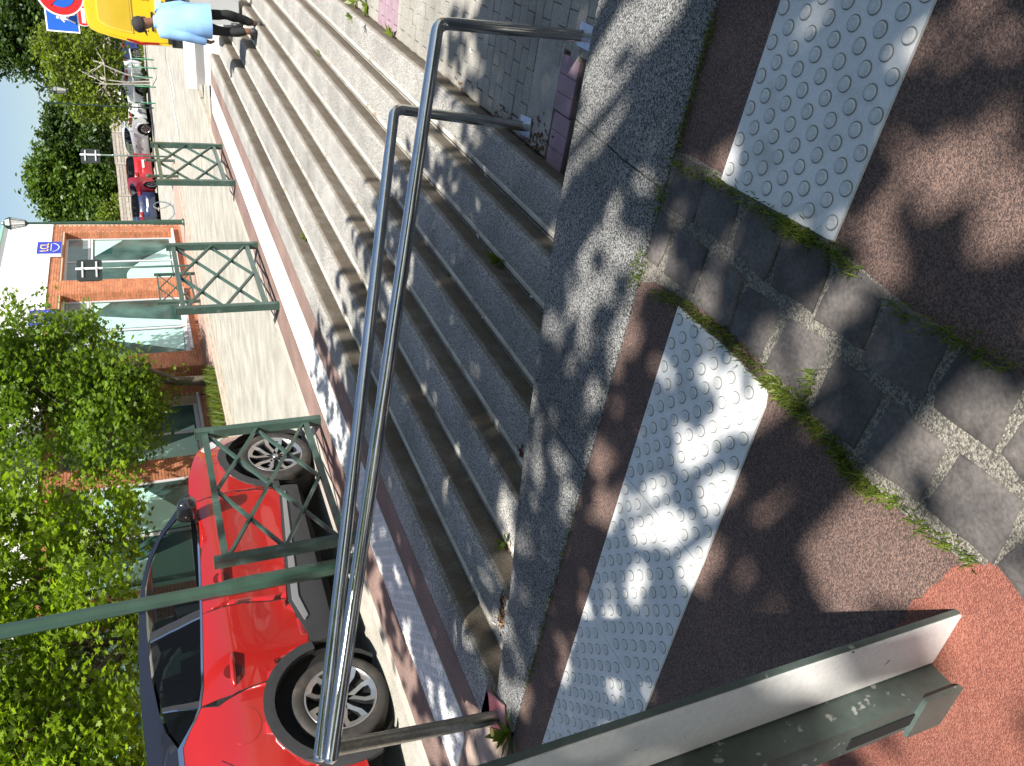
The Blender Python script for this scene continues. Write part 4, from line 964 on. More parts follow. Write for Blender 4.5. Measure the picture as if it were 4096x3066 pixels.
# ================================================================== LOW WALL AND BIN AT THE RIGHT
lw = empty('low_wall', W(13.66, 3.54, 0), TH); tag(lw, 'low white wall with a capping slab closing the right end of the stairs', 'wall')
b = MB(); b.box((.19, -2.3, -.32), (.30, 4.6, 1.10)); b.build('body', M_CLAD, lw)
b = MB(); b.box((.19, -2.28, .29), (.42, 4.66, .14)); b.build('capping', M_CLAD, lw)
bn = empty('wheeled_bin', W(13.15, 2.28, -.42), TH+rad(10)); bn.scale = (.9, .9, .85); tag(bn, 'pale grey wheeled bin at the right edge beside the man', 'bin')
b = MB(); lo = [(.20, .22), (.20, -.22), (-.20, -.22), (-.20, .22)]; hi = [(.27, .29), (.27, -.29), (-.27, -.29), (-.27, .29)]
b.add([(x, y, .06) for x, y in lo]+[(x, y, .92) for x, y in hi], [(0, 1, 2, 3), (0, 4, 5, 1), (1, 5, 6, 2), (2, 6, 7, 3), (3, 7, 4, 0)]); b.build('body', mat('bin_grey', (.42, .43, .43), .5, .05, 4), bn)
b = MB(); b.box((0, 0, .95), (.60, .64, .05)); b.build('lid', M_BLACK, bn)
for y in (-.23, .23): b = MB(); b.lathe([(.0001, -.03), (.10, -.03), (.10, .03), (.0001, .03)], 18, (-.22, y, .10), axis='Y'); b.build('wheel', M_BLACK, bn)

# ================================================================== ROAD SIGNS TOP RIGHT
def disc(name, r_, m, parent, y, n=40, th=.004, c=(0, 0)):
    b = MB(); P = [(c[0]+r_*math.cos(2*math.pi*k/n), y, c[1]+r_*math.sin(2*math.pi*k/n)) for k in range(n)]; Q = [(x, y+th, z) for x, _, z in P]
    b.add(P+Q, [tuple(range(n-1, -1, -1)), tuple(range(n, 2*n))]+[(i, (i+1) % n, (i+1) % n+n, i+n) for i in range(n)]); return b.build(name, m, parent)
M_SRED = mat('sign_red', (.62, .015, .02), .4); M_SBLUE = mat('road_sign_blue', (.012, .10, .48), .4)
def plate(name, pts, m, parent, y, th=.004):
    b = MB(); n = len(pts); b.add([(x, y, z) for x, z in pts]+[(x, y+th, z) for x, z in pts], [tuple(range(n)), tuple(range(2*n-1, n-1, -1))]+[(i, i+n, (i+1) % n+n, (i+1) % n) for i in range(n)]); return b.build(name, m, parent)
def face_cam(p): return math.atan2(p.y, p.x)-math.pi/2
p = on_far(238, -28, 12.0); base = Vector((p.x+.0, p.y, 0)); o = empty('parking_sign', base, face_cam(p)+rad(5)); tag(o, 'round red and blue parking sign at the top edge', 'sign', 'road signs at the right')
zc = p.z; b = MB(); b.lathe([(.03, -.5), (.03, zc+.4), (.0001, zc+.4)], 10, (.62, .05, 0)); b.box((.32, .05, zc), (.62, .03, .04)); b.build('pole', M_ALU, o)
disc('rim', .335, M_WH, o, .012); disc('ring', .31, M_SRED, o, .006); disc('centre', .205, M_SBLUE, o, .000)
b = MB(); b.bar((-.17, -.003, zc+.17), (.17, -.003, zc-.17), .06, .004, up=Vector((0, 1, 0))); b.build('stroke', M_SRED, o)
for ch in o.children:
    if ch.name.split('.')[0] in ('rim', 'ring', 'centre'): ch.location = (0, 0, zc)
p2 = on_far(247, 66, 12.25); o = empty('pedestrian_zone_sign', Vector((p2.x, p2.y, 0)), face_cam(p2)+rad(12)); tag(o, 'blue square sign with white walking figure at the top edge', 'sign', 'road signs at the right')
zc = p2.z; h_ = .235
def rr(s_): return [(s_, s_), (-s_, s_), (-s_, -s_), (s_, -s_)]
b = MB(); pb_ = plate('border', [(x, z+zc) for x, z in rr(h_)][::-1], M_WH, o, .008); plate('panel', [(x, z+zc) for x, z in rr(h_-.022)][::-1], M_SBLUE, o, .003)
b = MB(); b.lathe([(.028, -.5), (.028, zc+.3), (.0001, zc+.3)], 8, (.85, .05, 0)); b.box((.45, .03, zc), (.82, .02, .04)); b.build('pole', M_ALU, o)
fig = MB(); y = -.001
def sbar(x0, z0, x1, z1, w_): fig.bar((x0, y, zc+z0), (x1, y, zc+z1), w_, .004, up=Vector((0, 1, 0)))
fig.lathe([(.0001, -.004), (.024, -.004), (.024, .001), (.0001, .001)], 16, (-.02, 0, zc+.055), axis='Y')
for s_ in ((-.02, .03, -.03, -.06, .05), (-.03, .02, -.085, -.03, .018), (-.01, .02, .05, -.01, .018), (-.03, -.06, -.09, -.185, .022), (-.03, -.06, .03, -.12, .022), (.03, -.12, .035, -.19, .022)): sbar(*s_)
fig.build('walking_figure', M_WH, o)
cb = MB(); 
for (x, z, w_, hh) in ((.13, .145, .10, .035), (.13, .175, .06, .03)): cb.box((x, -.001, zc+z), (w_, .004, hh))
cb.build('car_symbol', M_WH, o)
p3 = on_far(333, 64, 24.0); o = empty('no_entry_sign', Vector((p3.x, p3.y, 0)), face_cam(p3)); tag(o, 'round red no entry sign with white bar behind the blue sign', 'sign', 'road signs at the right')
disc('rim', .30, M_WH, o, .012).location = (0, 0, p3.z); disc('disc', .28, M_SRED, o, .006).location = (0, 0, p3.z)
b = MB(); b.box((0, .0, p3.z), (.42, .006, .10)); b.build('white_bar', M_WH, o); b = MB(); b.lathe([(.03, -.1), (.03, p3.z+.35), (.0001, p3.z+.35)], 8, (0, .05, 0)); b.build('pole', M_ALU, o)

# ================================================================== PERSON
def skin_mesh(name, joints, edges, radii, m, parent, sub=2, root=0, fold=0.0, fscale=9.0, flat=None):
    me = bpy.data.meshes.new(name); me.from_pydata([tuple(j) for j in joints], edges, []); o = bpy.data.objects.new(name, me); COL.objects.link(o)
    md = o.modifiers.new('skin', 'SKIN'); md.use_smooth_shade = True; md.branch_smoothing = .6
    sv = me.skin_vertices[0].data
    for i, r_ in enumerate(radii): sv[i].radius = (r_ if isinstance(r_, tuple) else (r_, r_)); sv[i].use_root = (i == root)
    ss = o.modifiers.new('sub', 'SUBSURF'); ss.levels = sub; ss.render_levels = sub
    dg = bpy.context.evaluated_depsgraph_get(); nm = bpy.data.meshes.new_from_object(o.evaluated_get(dg)); bpy.data.objects.remove(o, do_unlink=True)
    if fold:
        nr = [v.normal.copy() for v in nm.vertices]
        for v, n_ in zip(nm.vertices, nr): v.co += n_*fold*noise.noise(Vector((v.co.x*fscale, v.co.y*fscale, v.co.z*fscale*.6)))
    nm.materials.clear(); nm.materials.append(m)
    nm.polygons.foreach_set('use_smooth', [True]*len(nm.polygons)); return obj(name, nm, parent)
M_SKIN = mat('skin', (.16, .075, .045), .5); M_DENIM = mat('denim', (.22, .40, .68), .85, .1, 6, .08, 120); M_TROU = mat('black_cloth', (.012, .012, .014), .85); M_CAP = mat('cap_cloth', (.02, .018, .018), .85); M_SHOE = mat('dark_shoe', (.03, .033, .04), .6)
pf_ = on_z(1030, 128, -.42); pt = on_z(1062, 96, -.56)
per = empty('person', Vector((pf_.x, pf_.y, -.42)), rad(8)); tag(per, 'person in blue denim shirt, black trousers and dark cap walking up the steps', 'person')
# local: +y is the walking direction (away), +x right; the standing foot is under the origin, the trailing one behind right
J = lambda x, y, z: Vector((x, y, z))
tr = Matrix.Rotation(-rad(8), 3, 'Z') @ (pt-Vector((pf_.x, pf_.y, -.42)))
SH = 1.0
hip = J(.10, .02, .74); chest = J(.10, .09, 1.13); neck = J(.085, .12, 1.27); head = J(.065, .155, 1.385)
lh, rh = J(.02, .02, .71), J(.18, .02, .71); lk, rk = J(.0, .08, .40), J(.20, -.02, .36); la, ra = J(.0, .0, .09), J(tr.x+.0, tr.y+.02, tr.z+.13)
ls, rs = J(-.055, .10, 1.17), J(.25, .10, 1.17); le, re = J(-.11, .06, .92), J(.30, .05, .92); lw_, rw_ = J(-.125, .11, .68), J(.305, .09, .69)
jts = [hip, J(.10, .05, .93), chest, neck, head, J(.062, .16, 1.46), lh, lk, la, J(.0, .12, .04), rh, rk, ra, ra+J(.0, .10, -.09), ls, le, lw_, lw_+J(-.005, .02, -.08), rs, re, rw_, rw_+J(.0, .02, -.08)]
eds = [(0, 1), (1, 2), (2, 3), (3, 4), (4, 5), (0, 6), (6, 7), (7, 8), (8, 9), (0, 10), (10, 11), (11, 12), (12, 13), (2, 14), (14, 15), (15, 16), (16, 17), (2, 18), (18, 19), (19, 20), (20, 21)]
rds = [.10, .09, .09, .05, .085, .06, .065, .05, .04, .035, .065, .05, .04, .035, .045, .036, .03, .028, .045, .036, .03, .028]
body = skin_mesh('body', jts, eds, rds, M_SKIN, per)
for sgn, wr in ((-1, lw_), (1, rw_)):     # fingers rooted in the palm
    pj, pe, pr = [], [], []
    base_ = wr+J(0, .02, -.075)
    for k, (dx, ln) in enumerate(((-.022, .055), (-.008, .065), (.008, .062), (.022, .05))):
        i0 = len(pj); st = base_+J(0, dx, 0); pj += [st, st+J(-sgn*.004, .004, -ln*.55), st+J(-sgn*.018, .006, -ln)]; pe += [(i0, i0+1), (i0+1, i0+2)]; pr += [.0095, .0085, .007]
        if k: pe.append((i0-3, i0))
    i0 = len(pj); pj += [base_+J(0, .03, .035), base_+J(-sgn*.012, .052, .0), base_+J(-sgn*.016, .056, -.03)]; pe += [(i0, i0+1), (i0+1, i0+2), (0, i0)]; pr += [.010, .0095, .008]
    skin_mesh('hand', pj, pe, pr, M_SKIN, body, sub=1)
sj = [J(.10, .015, .575), J(.10, .03, .74), J(.10, .06, .95), J(.10, .10, 1.12), J(.10, .11, 1.20), J(.088, .12, 1.245), ls+J(.015, 0, -.01), le, lw_+J(0, 0, -.01), rs+J(-.015, 0, -.01), re, rw_+J(0, 0, -.01)]
def ring_loft(b, rings, n=24):
    vs = []
    for c, rx, ry, tw in rings:
        for k in range(n):
            t = 2*math.pi*k/n; vs.append(Vector(c)+Vector((rx*math.cos(t), ry*math.sin(t), 0)))
    b.add(vs, [(i*n+k, i*n+(k+1) % n, (i+1)*n+(k+1) % n, (i+1)*n+k) for i in range(len(rings)-1) for k in range(n)], 0, True)
sh = MB()
ring_loft(sh, [(J(.10, .015, .575), .220, .185, 0), (J(.10, .02, .66), .218, .185, 0), (J(.10, .03, .76), .212, .178, 0), (J(.10, .045, .86), .203, .160, 0), (J(.10, .065, .96), .200, .145, 0), (J(.10, .085, 1.05), .205, .145, 0), (J(.10, .10, 1.12), .205, .135, 0), (J(.098, .11, 1.17), .180, .118, 0), (J(.095, .115, 1.21), .125, .095, 0), (J(.09, .12, 1.235), .080, .078, 0), (J(.085, .125, 1.265), .076, .074, 0), (J(.085, .125, 1.268), .060, .06, 0)])
for A_, B_, C_ in ((ls, le, lw_), (rs, re, rw_)):
    sh.tube([A_+J(.03 if A_.x < .1 else -.03, 0, .0), A_, A_.lerp(B_, .35), A_.lerp(B_, .75), B_, B_.lerp(C_, .3), B_.lerp(C_, .7), C_, C_+J(0, .005, -.02)], [.07, .082, .078, .07, .068, .066, .060, .056, .05], 14)
sm_ = sh.mesh('shirt', M_DENIM)
for v_ in sm_.vertices:
    q_ = v_.co; d_ = q_-J(.10, .06, q_.z); d_.normalize(); v_.co = q_+d_*(.016*noise.noise(Vector((q_.x*9, q_.y*9, q_.z*13)))+.008*noise.noise(Vector((q_.x*24, q_.y*24, q_.z*30))))
obj('shirt', sm_, per)
skin_mesh('trousers', [hip, lh, lk, J(.0, .02, .12), rh, rk, ra+J(0, 0, .02)], [(0, 1), (1, 2), (2, 3), (0, 4), (4, 5), (5, 6)], [.09, .078, .064, .056, .078, .064, .054], M_TROU, per, fold=.014, fscale=14)
for c, toe, hz in ((J(.0, 0, 0), J(0, .0, 0), 0), (ra, None, 1)):
    if not hz: jj = [J(.0, -.045, .055), J(.0, .06, .045), J(0, .17, .035)]
    else: jj = [ra+J(0, -.03, -.03), ra+J(0, .06, -.075), ra+J(0, .13, -.10)]
    skin_mesh('shoe', jj, [(0, 1), (1, 2)], [(.042, .05), (.046, .042), (.038, .03)], M_SHOE, per)
b = MB(); b.lathe([(.093, -.03), (.100, .01), (.094, .055), (.065, .088), (.02, .10), (.0001, .102)], 20); cp = b.build('cap', M_CAP, per); cp.location = head+J(-.003, 0, .035); cp.rotation_euler = (rad(-14), rad(-6), rad(35))
b = MB(); pts = [(.088*math.cos(t), .088*math.sin(t)) for t in [rad(20+k*14) for k in range(11)]]; out = [(.10*math.cos(t), .165*math.sin(t)) for t in [rad(20+k*14) for k in range(11)]]
b.add([(x, y, -.012) for x, y in pts]+[(x, y+.0, -.03) for x, y in out]+[(x, y, -.020) for x, y in pts]+[(x, y, -.038) for x, y in out], [(i, i+1, 12+i, 11+i) for i in range(10)]+[(22+i, 33+i, 34+i, 23+i) for i in range(10)]); b.build('brim', M_CAP, cp)
for sg in (-1, 1):
    b = MB(); b.lathe([(.0001, -.012), (.03, -.008), (.03, .006), (.0001, .008)], 10, axis='Y'); e_ = b.build('ear', M_SKIN, body); e_.location = head+J(.083*sg*.8, -.03+(.02 if sg < 0 else -.01), -.005); e_.rotation_euler = (0, 0, rad(90)); e_.scale = (.6, 1, 1)
for (nm, pp, s_, mm_) in (('nose', J(-.05, .075, -.02), (.016, .02, .022), M_SKIN), ('eye', J(-.062, .05, .01), (.010, .006, .008), M_WH), ('eye', J(-.015, .078, .01), (.010, .006, .008), M_WH), ('mouth', J(-.045, .07, -.055), (.022, .008, .006), mat('lips', (.2, .06, .05), .5))):
    b = MB(); b.lathe([(.0001, -1), (.7, -.7), (1, 0), (.7, .7), (.0001, 1)], 10); o_ = b.build(nm, mm_, body); o_.location = head+pp; o_.scale = s_

# ================================================================== TREES
MAPLE = np.array([(0, -.5), (.12, -.22), (.42, -.30), (.30, -.02), (.50, .18), (.20, .18), (0, .55), (-.20, .18), (-.50, .18), (-.30, -.02), (-.42, -.30), (-.12, -.22)])
OVAL = np.array([(0, -.5), (.26, -.2), (.28, .15), (0, .55), (-.28, .15), (-.26, -.2)])
QUAD = np.array([(0, -.55), (.38, 0), (0, .55), (-.38, 0)])
def leaves(centers, size, shape, m, name, up=.55, curl=.25):
    n = len(centers); k = len(shape); L = np.zeros((n, k, 3))
    s = size*RNG.uniform(.65, 1.25, n)
    nrm = RNG.normal(size=(n, 3)); nrm /= np.linalg.norm(nrm, axis=1)[:, None]; nrm[:, 2] = np.abs(nrm[:, 2])+up; nrm /= np.linalg.norm(nrm, axis=1)[:, None]
    t = RNG.normal(size=(n, 3)); t -= nrm*(t*nrm).sum(1)[:, None]; t /= np.linalg.norm(t, axis=1)[:, None]; bt = np.cross(nrm, t)
    for i, (x, y) in enumerate(shape):
        L[:, i] = centers+(t*x+bt*y-nrm*(curl*(x*x+y*y)))*s[:, None]
    return np_mesh(name, L, k, m)
def clumps(lobes, nclump, per, cr, hollow=.55):
    out = []
    vol = np.array([l[1][0]*l[1][1]*l[1][2] for l in lobes])**.75; vol /= vol.sum()
    for (c, r_), f in zip(lobes, vol):
        n = max(3, int(nclump*f)); d = RNG.normal(size=(n, 3)); d /= np.linalg.norm(d, axis=1)[:, None]
        rr_ = RNG.uniform(hollow, 1.0, n)**.7
        cc = np.array(c)+d*rr_[:, None]*np.array(r_)*RNG.uniform(.85, 1.18, (n, 1))
        for q_ in cc:
            m_ = int(per*RNG.uniform(.6, 1.4)); out.append(q_+RNG.normal(size=(m_, 3))*cr*np.array([1, 1, .6]))
    return np.concatenate(out)
def tree(name, label, base, trunk_h, lobes, lm, nclump, per, cr, lsize, shape=OVAL, r0=.16, bark=None, group=None, stems=1, hollow=.5, twigs=True, sun_gaps=None):
    base = Vector(base); root = empty(name, base); tag(root, label, 'tree', group)
    loc = [(np.array(c)-np.array(base), r_) for c, r_ in lobes]
    b = MB()
    for s_ in range(stems):
        off = Vector((random.uniform(-.2, .2), random.uniform(-.2, .2), 0))*(stems > 1)
        top = Vector((random.uniform(-.2, .2), random.uniform(-.2, .2), trunk_h))+off*3
        mid = top*.5+Vector((random.uniform(-.1, .1), random.uniform(-.1, .1), 0))
        b.tube([off-Vector((0, 0, .15)), off+Vector((0, 0, .2)), mid, top], [r0*1.25, r0, r0*.8, r0*.6], 10)
        for (c, r_) in loc:
            if stems > 1 and random.random() < .4: continue
            c = Vector(c); e_ = top.lerp(c, .5)+Vector((random.uniform(-.3, .3), random.uniform(-.3, .3), random.uniform(-.1, .4)))
            b.tube([top-Vector((0, 0, trunk_h*.1)), e_, c], [r0*.5, r0*.32, r0*.15], 7)
            if twigs:
                for _ in range(5):
                    d = Vector((random.gauss(0, 1), random.gauss(0, 1), random.gauss(.2, .8))).normalized(); q_ = c+Vector((d.x*r_[0], d.y*r_[1], d.z*r_[2]))*.85
                    b.tube([e_.lerp(c, random.uniform(.3, 1)), c.lerp(q_, .5)+Vector((0, 0, .1)), q_], [r0*.2, r0*.12, r0*.04], 5)
    b.build('trunk', bark or M_BARK, root)
    pts = clumps(loc, nclump, per, cr, hollow)
    if sun_gaps:      # leaves removed so that sun falls on chosen ground patches
        wp = pts+np.array(base); t_ = (wp[:, 2]+.12)/sd.z; gx = wp[:, 0]-sd.x*t_; gy = wp[:, 1]-sd.y*t_; keep = np.ones(len(pts), bool)
        for (cx, cy, rr_) in sun_gaps: keep &= np.hypot(gx-cx, gy-cy) > rr_*RNG.uniform(.8, 1.1, len(pts))
        pts = pts[keep]
    obj('crown', leaves(pts, lsize, shape, lm, 'crown'), root); return root
def T(a, m, z): v = W(a, m, z); return (v.x, v.y, v.z)
tree('street_tree', 'leafy street tree with dark green leaves in front of the brick wall', W(16.3, 11.2, 0), 1.7,
     [(T(17.0, 11.2, 4.7), (1.5, 1.4, 1.3)), (T(18.6, 11.3, 4.0), (1.3, 1.2, .9)), (T(17.3, 11.2, 2.9), (1.6, 1.2, .9)), (T(15.9, 11.2, 3.6), (1.3, 1.3, 1.3)), (T(16.6, 11.2, 5.9), (1.7, 1.5, 1.2)), (T(16.2, 11.0, 1.9), (.8, .8, .6)), (T(18.3, 11.3, 2.6), (.8, .8, .6)), (T(15.5, 11.1, 1.7), (.9, .8, .6)), (T(16.4, 11.2, 1.25), (.5, .5, .5)), (T(14.5, 11.1, 2.3), (.9, .8, .7))],
     L_NEAR2, 700, 44, .20, .12, MAPLE, .08, group='street trees by the brick building', stems=2)
tree('street_tree', 'bright green street tree above the red car', W(9.6, 11.2, 0), 2.1,
     [(T(9.4, 11.2, 4.4), (1.7, 1.5, 1.4)), (T(11.6, 11.3, 3.9), (1.4, 1.3, 1.3)), (T(12.9, 11.2, 4.6), (1.1, 1.2, 1.1)), (T(7.6, 11.2, 3.9), (1.4, 1.3, 1.3)), (T(9.0, 11.1, 2.5), (1.7, 1.2, .8)), (T(11.9, 11.2, 2.4), (1.0, 1.0, .7)), (T(9.8, 11.3, 5.8), (2.0, 1.6, 1.1)), (T(7.2, 11.2, 2.4), (.9, 1, .7))],
     L_NEAR, 900, 44, .21, .118, MAPLE, .09, group='street trees by the brick building', stems=2)
tree('street_tree', 'pale green street tree at the left edge behind the car', W(5.2, 11.3, 0), 2.1,
     [(T(5.3, 11.3, 4.3), (1.6, 1.4, 1.4)), (T(6.3, 11.3, 3.0), (1.1, 1.1, .9)), (T(4.0, 11.3, 3.4), (1.4, 1.3, 1.3)), (T(5.4, 11.3, 5.7), (1.6, 1.4, 1.0)), (T(5.0, 11.2, 2.1), (1.2, 1.0, .7))],
     L_NEAR, 560, 44, .20, .118, MAPLE, .09, group='street trees by the brick building', stems=2)
def FT(px, py, d, r_): p = on_far(px, py, d); return ((p.x, p.y, p.z), r_)
def far_tree(label, foot, trunk_h, lobes, lm, ncl, per, cr, ls, nm='background_tree', grp='trees behind the parked cars', bark=None, r0=.2, stems=1):
    p = on_far(*foot); tree(nm, label, (p.x, p.y, far_z(p.x, p.y)-.05), trunk_h, [FT(*l) for l in lobes], lm, ncl, per, cr, ls, OVAL, r0, bark, grp, stems, hollow=.35)
far_tree('round dense green tree behind the wooden fence', (520, 720, 58), 2.2, [(255, 700, 58, (2.4, 2.4, 2.3)), (205, 770, 58, (1.8, 1.8, 1.5)), (210, 650, 58, (1.5, 1.8, 1.5)), (320, 800, 58, (2.2, 2, 2.0)), (350, 660, 58, (2.6, 2, 2.2)), (290, 590, 58, (1.7, 2, 1.7)), (410, 760, 57, (2.6, 2, 1.6)), (160, 700, 58, (1.0, 1.0, .9)), (260, 850, 58, (1.5, 1.6, 1.8))], L_FAR, 760, 30, .34, .34)
far_tree('smaller olive green tree between the dense tree and the distant lamp', (520, 520, 56), 2.0, [(270, 520, 56, (1.7, 1.6, 1.7)), (350, 480, 56, (2.0, 1.6, 2)), (230, 470, 56, (1.0, 1, 1.1)), (400, 560, 55, (1.8, 1.5, 1.4)), (200, 540, 56, (1.0, 1.0, .9)), (330, 420, 55, (1.4, 1.4, 1.6))], L_FARD, 420, 28, .30, .30)
far_tree('tall dark tree filling the top right corner of the view', (500, 150, 60), 3.0, [(130, 150, 60, (3.2, 3, 3.0)), (60, 60, 60, (2.6, 3, 2.6)), (50, 195, 60, (1.6, 2.5, 1.8)), (230, 225, 60, (1.9, 2.5, 2.0)), (290, 330, 60, (1.3, 2, 1.7)), (250, 60, 60, (3.2, 3, 2.8)), (-80, 140, 60, (3.2, 3, 2.6)), (380, 120, 60, (3.0, 3, 2.2)), (190, 320, 60, (1.0, 1.0, .9)), (-100, -100, 60, (3.5, 3, 3.5)), (150, -120, 60, (3.5, 3, 3.5))], L_FARD, 1100, 30, .38, .36)
far_tree('yellow green birch with pale branches in front of the white car', (590, 330, 39), 2.2, [(300, 300, 39, (1.6, 1.2, 1.5)), (350, 200, 39, (1.5, 1.2, 1.4)), (400, 380, 39, (1.4, 1.1, 1.2)), (260, 230, 39, (1.0, 1, 1.2)), (420, 280, 39, (1.3, 1, 1.0)), (330, 420, 39, (.9, .9, 1.1)), (450, 450, 39, (.8, .8, .8)), (200, 170, 39, (.9, .9, .9)), (430, 160, 39, (1.1, 1, .9))], L_FARY, 420, 26, .22, .20, nm='birch_tree', bark=M_BIRCH, r0=.045, stems=3)
far_tree('yellowish shrub in front of the fence behind the dark blue car', (545, 850, 52), .6, [(455, 850, 52, (1.1, .8, .9)), (440, 880, 52, (.8, .7, .7))], L_FARY, 60, 26, .2, .2, nm='shrub', r0=.05)
far_tree('dark low tree mass behind the fence at the building corner', (540, 900, 66), 1.5, [(380, 850, 66, (3, 2, 2.5)), (420, 700, 66, (4, 2, 2.2)), (420, 560, 66, (4, 2, 2.2)), (450, 420, 66, (4, 2, 2.0)), (450, 200, 66, (5, 2, 2.5)), (430, 50, 66, (5, 2, 2.5))], L_FARD, 420, 30, .45, .45)
# trees behind the camera: their canopy throws the dappled shade
SUN_GAPS = []  # crown holes shaped to put sun patches on these ground spots
for (px, py, rp) in ((3930, 90, 230), (3760, 620, 170), (3960, 820, 150), (3600, 740, 110), (4010, 480, 120), (2610, 2060, 130), (2750, 2250, 150), (2890, 2360, 110), (3480, 1540, 100), (3440, 1650, 80), (3100, 1440, 75), (3660, 1450, 85), (3230, 1130, 50), (3660, 2200, 60), (3700, 2330, 60), (3300, 1010, 50), (3620, 2960, 160), (3520, 2760, 150), (2985, 530, 65), (2925, 690, 55), (3260, 150, 75), (3570, 60, 90), (3850, 1750, 70), (2560, 1330, 60), (2600, 1480, 55), (2480, 1330, 70), (2440, 950, 40), (3130, 2380, 70), (3060, 2600, 60), (2250, 2700, 50), (3300, 2350, 45), (2300, 1250, 60), (2120, 1100, 60), (3420, 300, 60), (3150, 380, 60)):
    c_ = on_path(px, py); SUN_GAPS.append((c_.x, c_.y, (on_path(px+rp, py)-c_).length*.55+(on_path(px, py+rp)-c_).length*.45))
def shade_tree(label, base, trunk_h, lobes, ncl, per, cr, ls):
    tree('plane_tree', label, base, trunk_h, lobes, L_NEAR2, ncl, per, cr, ls, QUAD, .22, group='plane trees behind the viewer', hollow=.0, sun_gaps=SUN_GAPS)
SHADE = []
def over(a, m, h, r_):
    p = W(a, m, 0)+sd*(h/sd.z); return ((p.x, p.y, p.z), r_)
lobs = []
for i, a in enumerate((-4.6, -2.6, -.7, 1.2, 3.0, 4.25)):
    for j, m in enumerate((-5.2, -3.4, -1.6, .2, 1.8, 3.2)):
        if (i, j) in ((5, 0), (2, 2)): continue
        lobs.append(over(a+random.uniform(-.25, .25)*(i < 5), m+random.uniform(-.25, .25)*(j < 5), random.uniform(5.8, 7.8), (.9, .9, .6) if (i, j) in ((3, 3), (3, 4), (2, 3)) else (random.uniform(1.2, 1.5), random.uniform(1.2, 1.5), .8) if i < 5 else (random.uniform(.95, 1.15), random.uniform(.95, 1.15), .7)))
half = [l for l in lobs if l[0][0]*EX.x+l[0][1]*EX.y < -2.2]; rest_ = [l for l in lobs if l not in half]
shade_tree('plane tree behind the viewer shading the footpath', (-.6, -8.0, -.3), 5.0, half, 620, 20, .20, .20)
shade_tree('plane tree behind the viewer shading the stairs', (3.6, -6.4, -1.0), 5.6, rest_, 600, 20, .20, .20)
for (lab, bx, by, zt) in (('unseen plane tree added behind the viewer to the left', -8.0, -6.5, 6.5), ('unseen plane tree added behind the viewer to the right', 9.0, -8.0, 6.5), ('unseen plane tree added farthest behind the viewer', 0.5, -13.0, 7.0)):  # trees added out of view to hold back ambient sky light
    shade_tree(lab, (bx, by, -1.0), 4.0, [((bx+dx*2.0, by+dy*2.0, zt+dz), (2.3, 2.3, 1.7)) for dx, dy, dz in ((-1, 0, 0), (1, 0, .3), (0, -1, 0), (0, .8, .2), (0, 0, 1.6), (.7, -.8, -1.6), (-.8, .6, -1.6))], 420, 20, .4, .34)
# ================================================================== FENCE, VERGE, RAILING
fen = empty('wooden_fence', on_far(520, 720, 50)); fen.location.z = .2; tag(fen, 'weathered wooden board fence behind the parked cars', 'fence')
bd = MB(); bd.box((0, 0, 0), (2.0, .025, .17)); bdm = bd.mesh('board', M_WOOD); pm_ = MB(); pm_.box((0, 0, 1.1), (.12, .12, 2.3)); pmm = pm_.mesh('fence_post', M_WOOD)
fd_ = (on_far(520, 900, 50)-on_far(520, 560, 50)); fd_.z = 0; fd_.normalize(); fa = math.atan2(fd_.y, fd_.x)
for i in range(-4, 7):
    o = obj('post', pmm, fen); o.location = fd_*(i*2.05-1.02)
    o.rotation_euler = (0, 0, fa)
    for j in range(11):
        o = obj('board', bdm, fen); o.location = fd_*(i*2.05)+Vector((0, 0, .18+j*.195+(.04 if i % 2 else 0))); o.rotation_euler = (random.uniform(-.05, .05), random.uniform(-.006, .006), fa)
vg = MB(); V0, V1 = road_pt(612, 640), road_pt(588, 150); vd = (V1-V0).normalized(); vn = Vector((-vd.y, vd.x, 0))
P0 = V0-vd*8; P1 = V1+vd*10
def vgz(p, h): return Vector((p.x, p.y, far_z(p.x, p.y)+h))
b = MB(); b.add([vgz(P0+vn*.0, .08), vgz(P1, .08), vgz(P1+vn*1.3, .08), vgz(P0+vn*1.3, .08)], [(0, 1, 2, 3)]); b.add([vgz(P0, -.1), vgz(P1, -.1), vgz(P1, .08), vgz(P0, .08)], [(0, 1, 2, 3)]); verge = b.build('verge', mat('verge_soil', (.16, .20, .06), .95, .3, 2)); struct(verge)
b = MB(); b.add([vgz(P0-vn*.16, .10), vgz(P1-vn*.16, .10), vgz(P1+vn*.0, .10), vgz(P0, .10)], [(0, 1, 2, 3)]); b.add([vgz(P0-vn*.16, -.1), vgz(P1-vn*.16, -.1), vgz(P1-vn*.16, .10), vgz(P0-vn*.16, .10)], [(0, 1, 2, 3)]); struct(b.build('verge_kerb', M_KERB))
rl = empty('green_railing', road_pt(625, 330)); tag(rl, 'green post railing with a pale top rail in front of the white car', 'railing')
tops = []
for (px, py) in ((619, 241), (629, 275), (616, 312), (628, 350), (627, 415)):
    p = road_pt(px, py)-rl.location; b = MB(); b.lathe([(.03, -.05), (.03, .90), (.0001, .9)], 8, p); b.build('post', M_GREENG, rl); tops.append(p+Vector((0, 0, .93)))
b = MB(); b.tube([tops[0]-(tops[1]-tops[0]).normalized()*2.0]+tops, .032, 8); b.build('top_rail', mat('rail_pale', (.50, .56, .54), .4), rl)

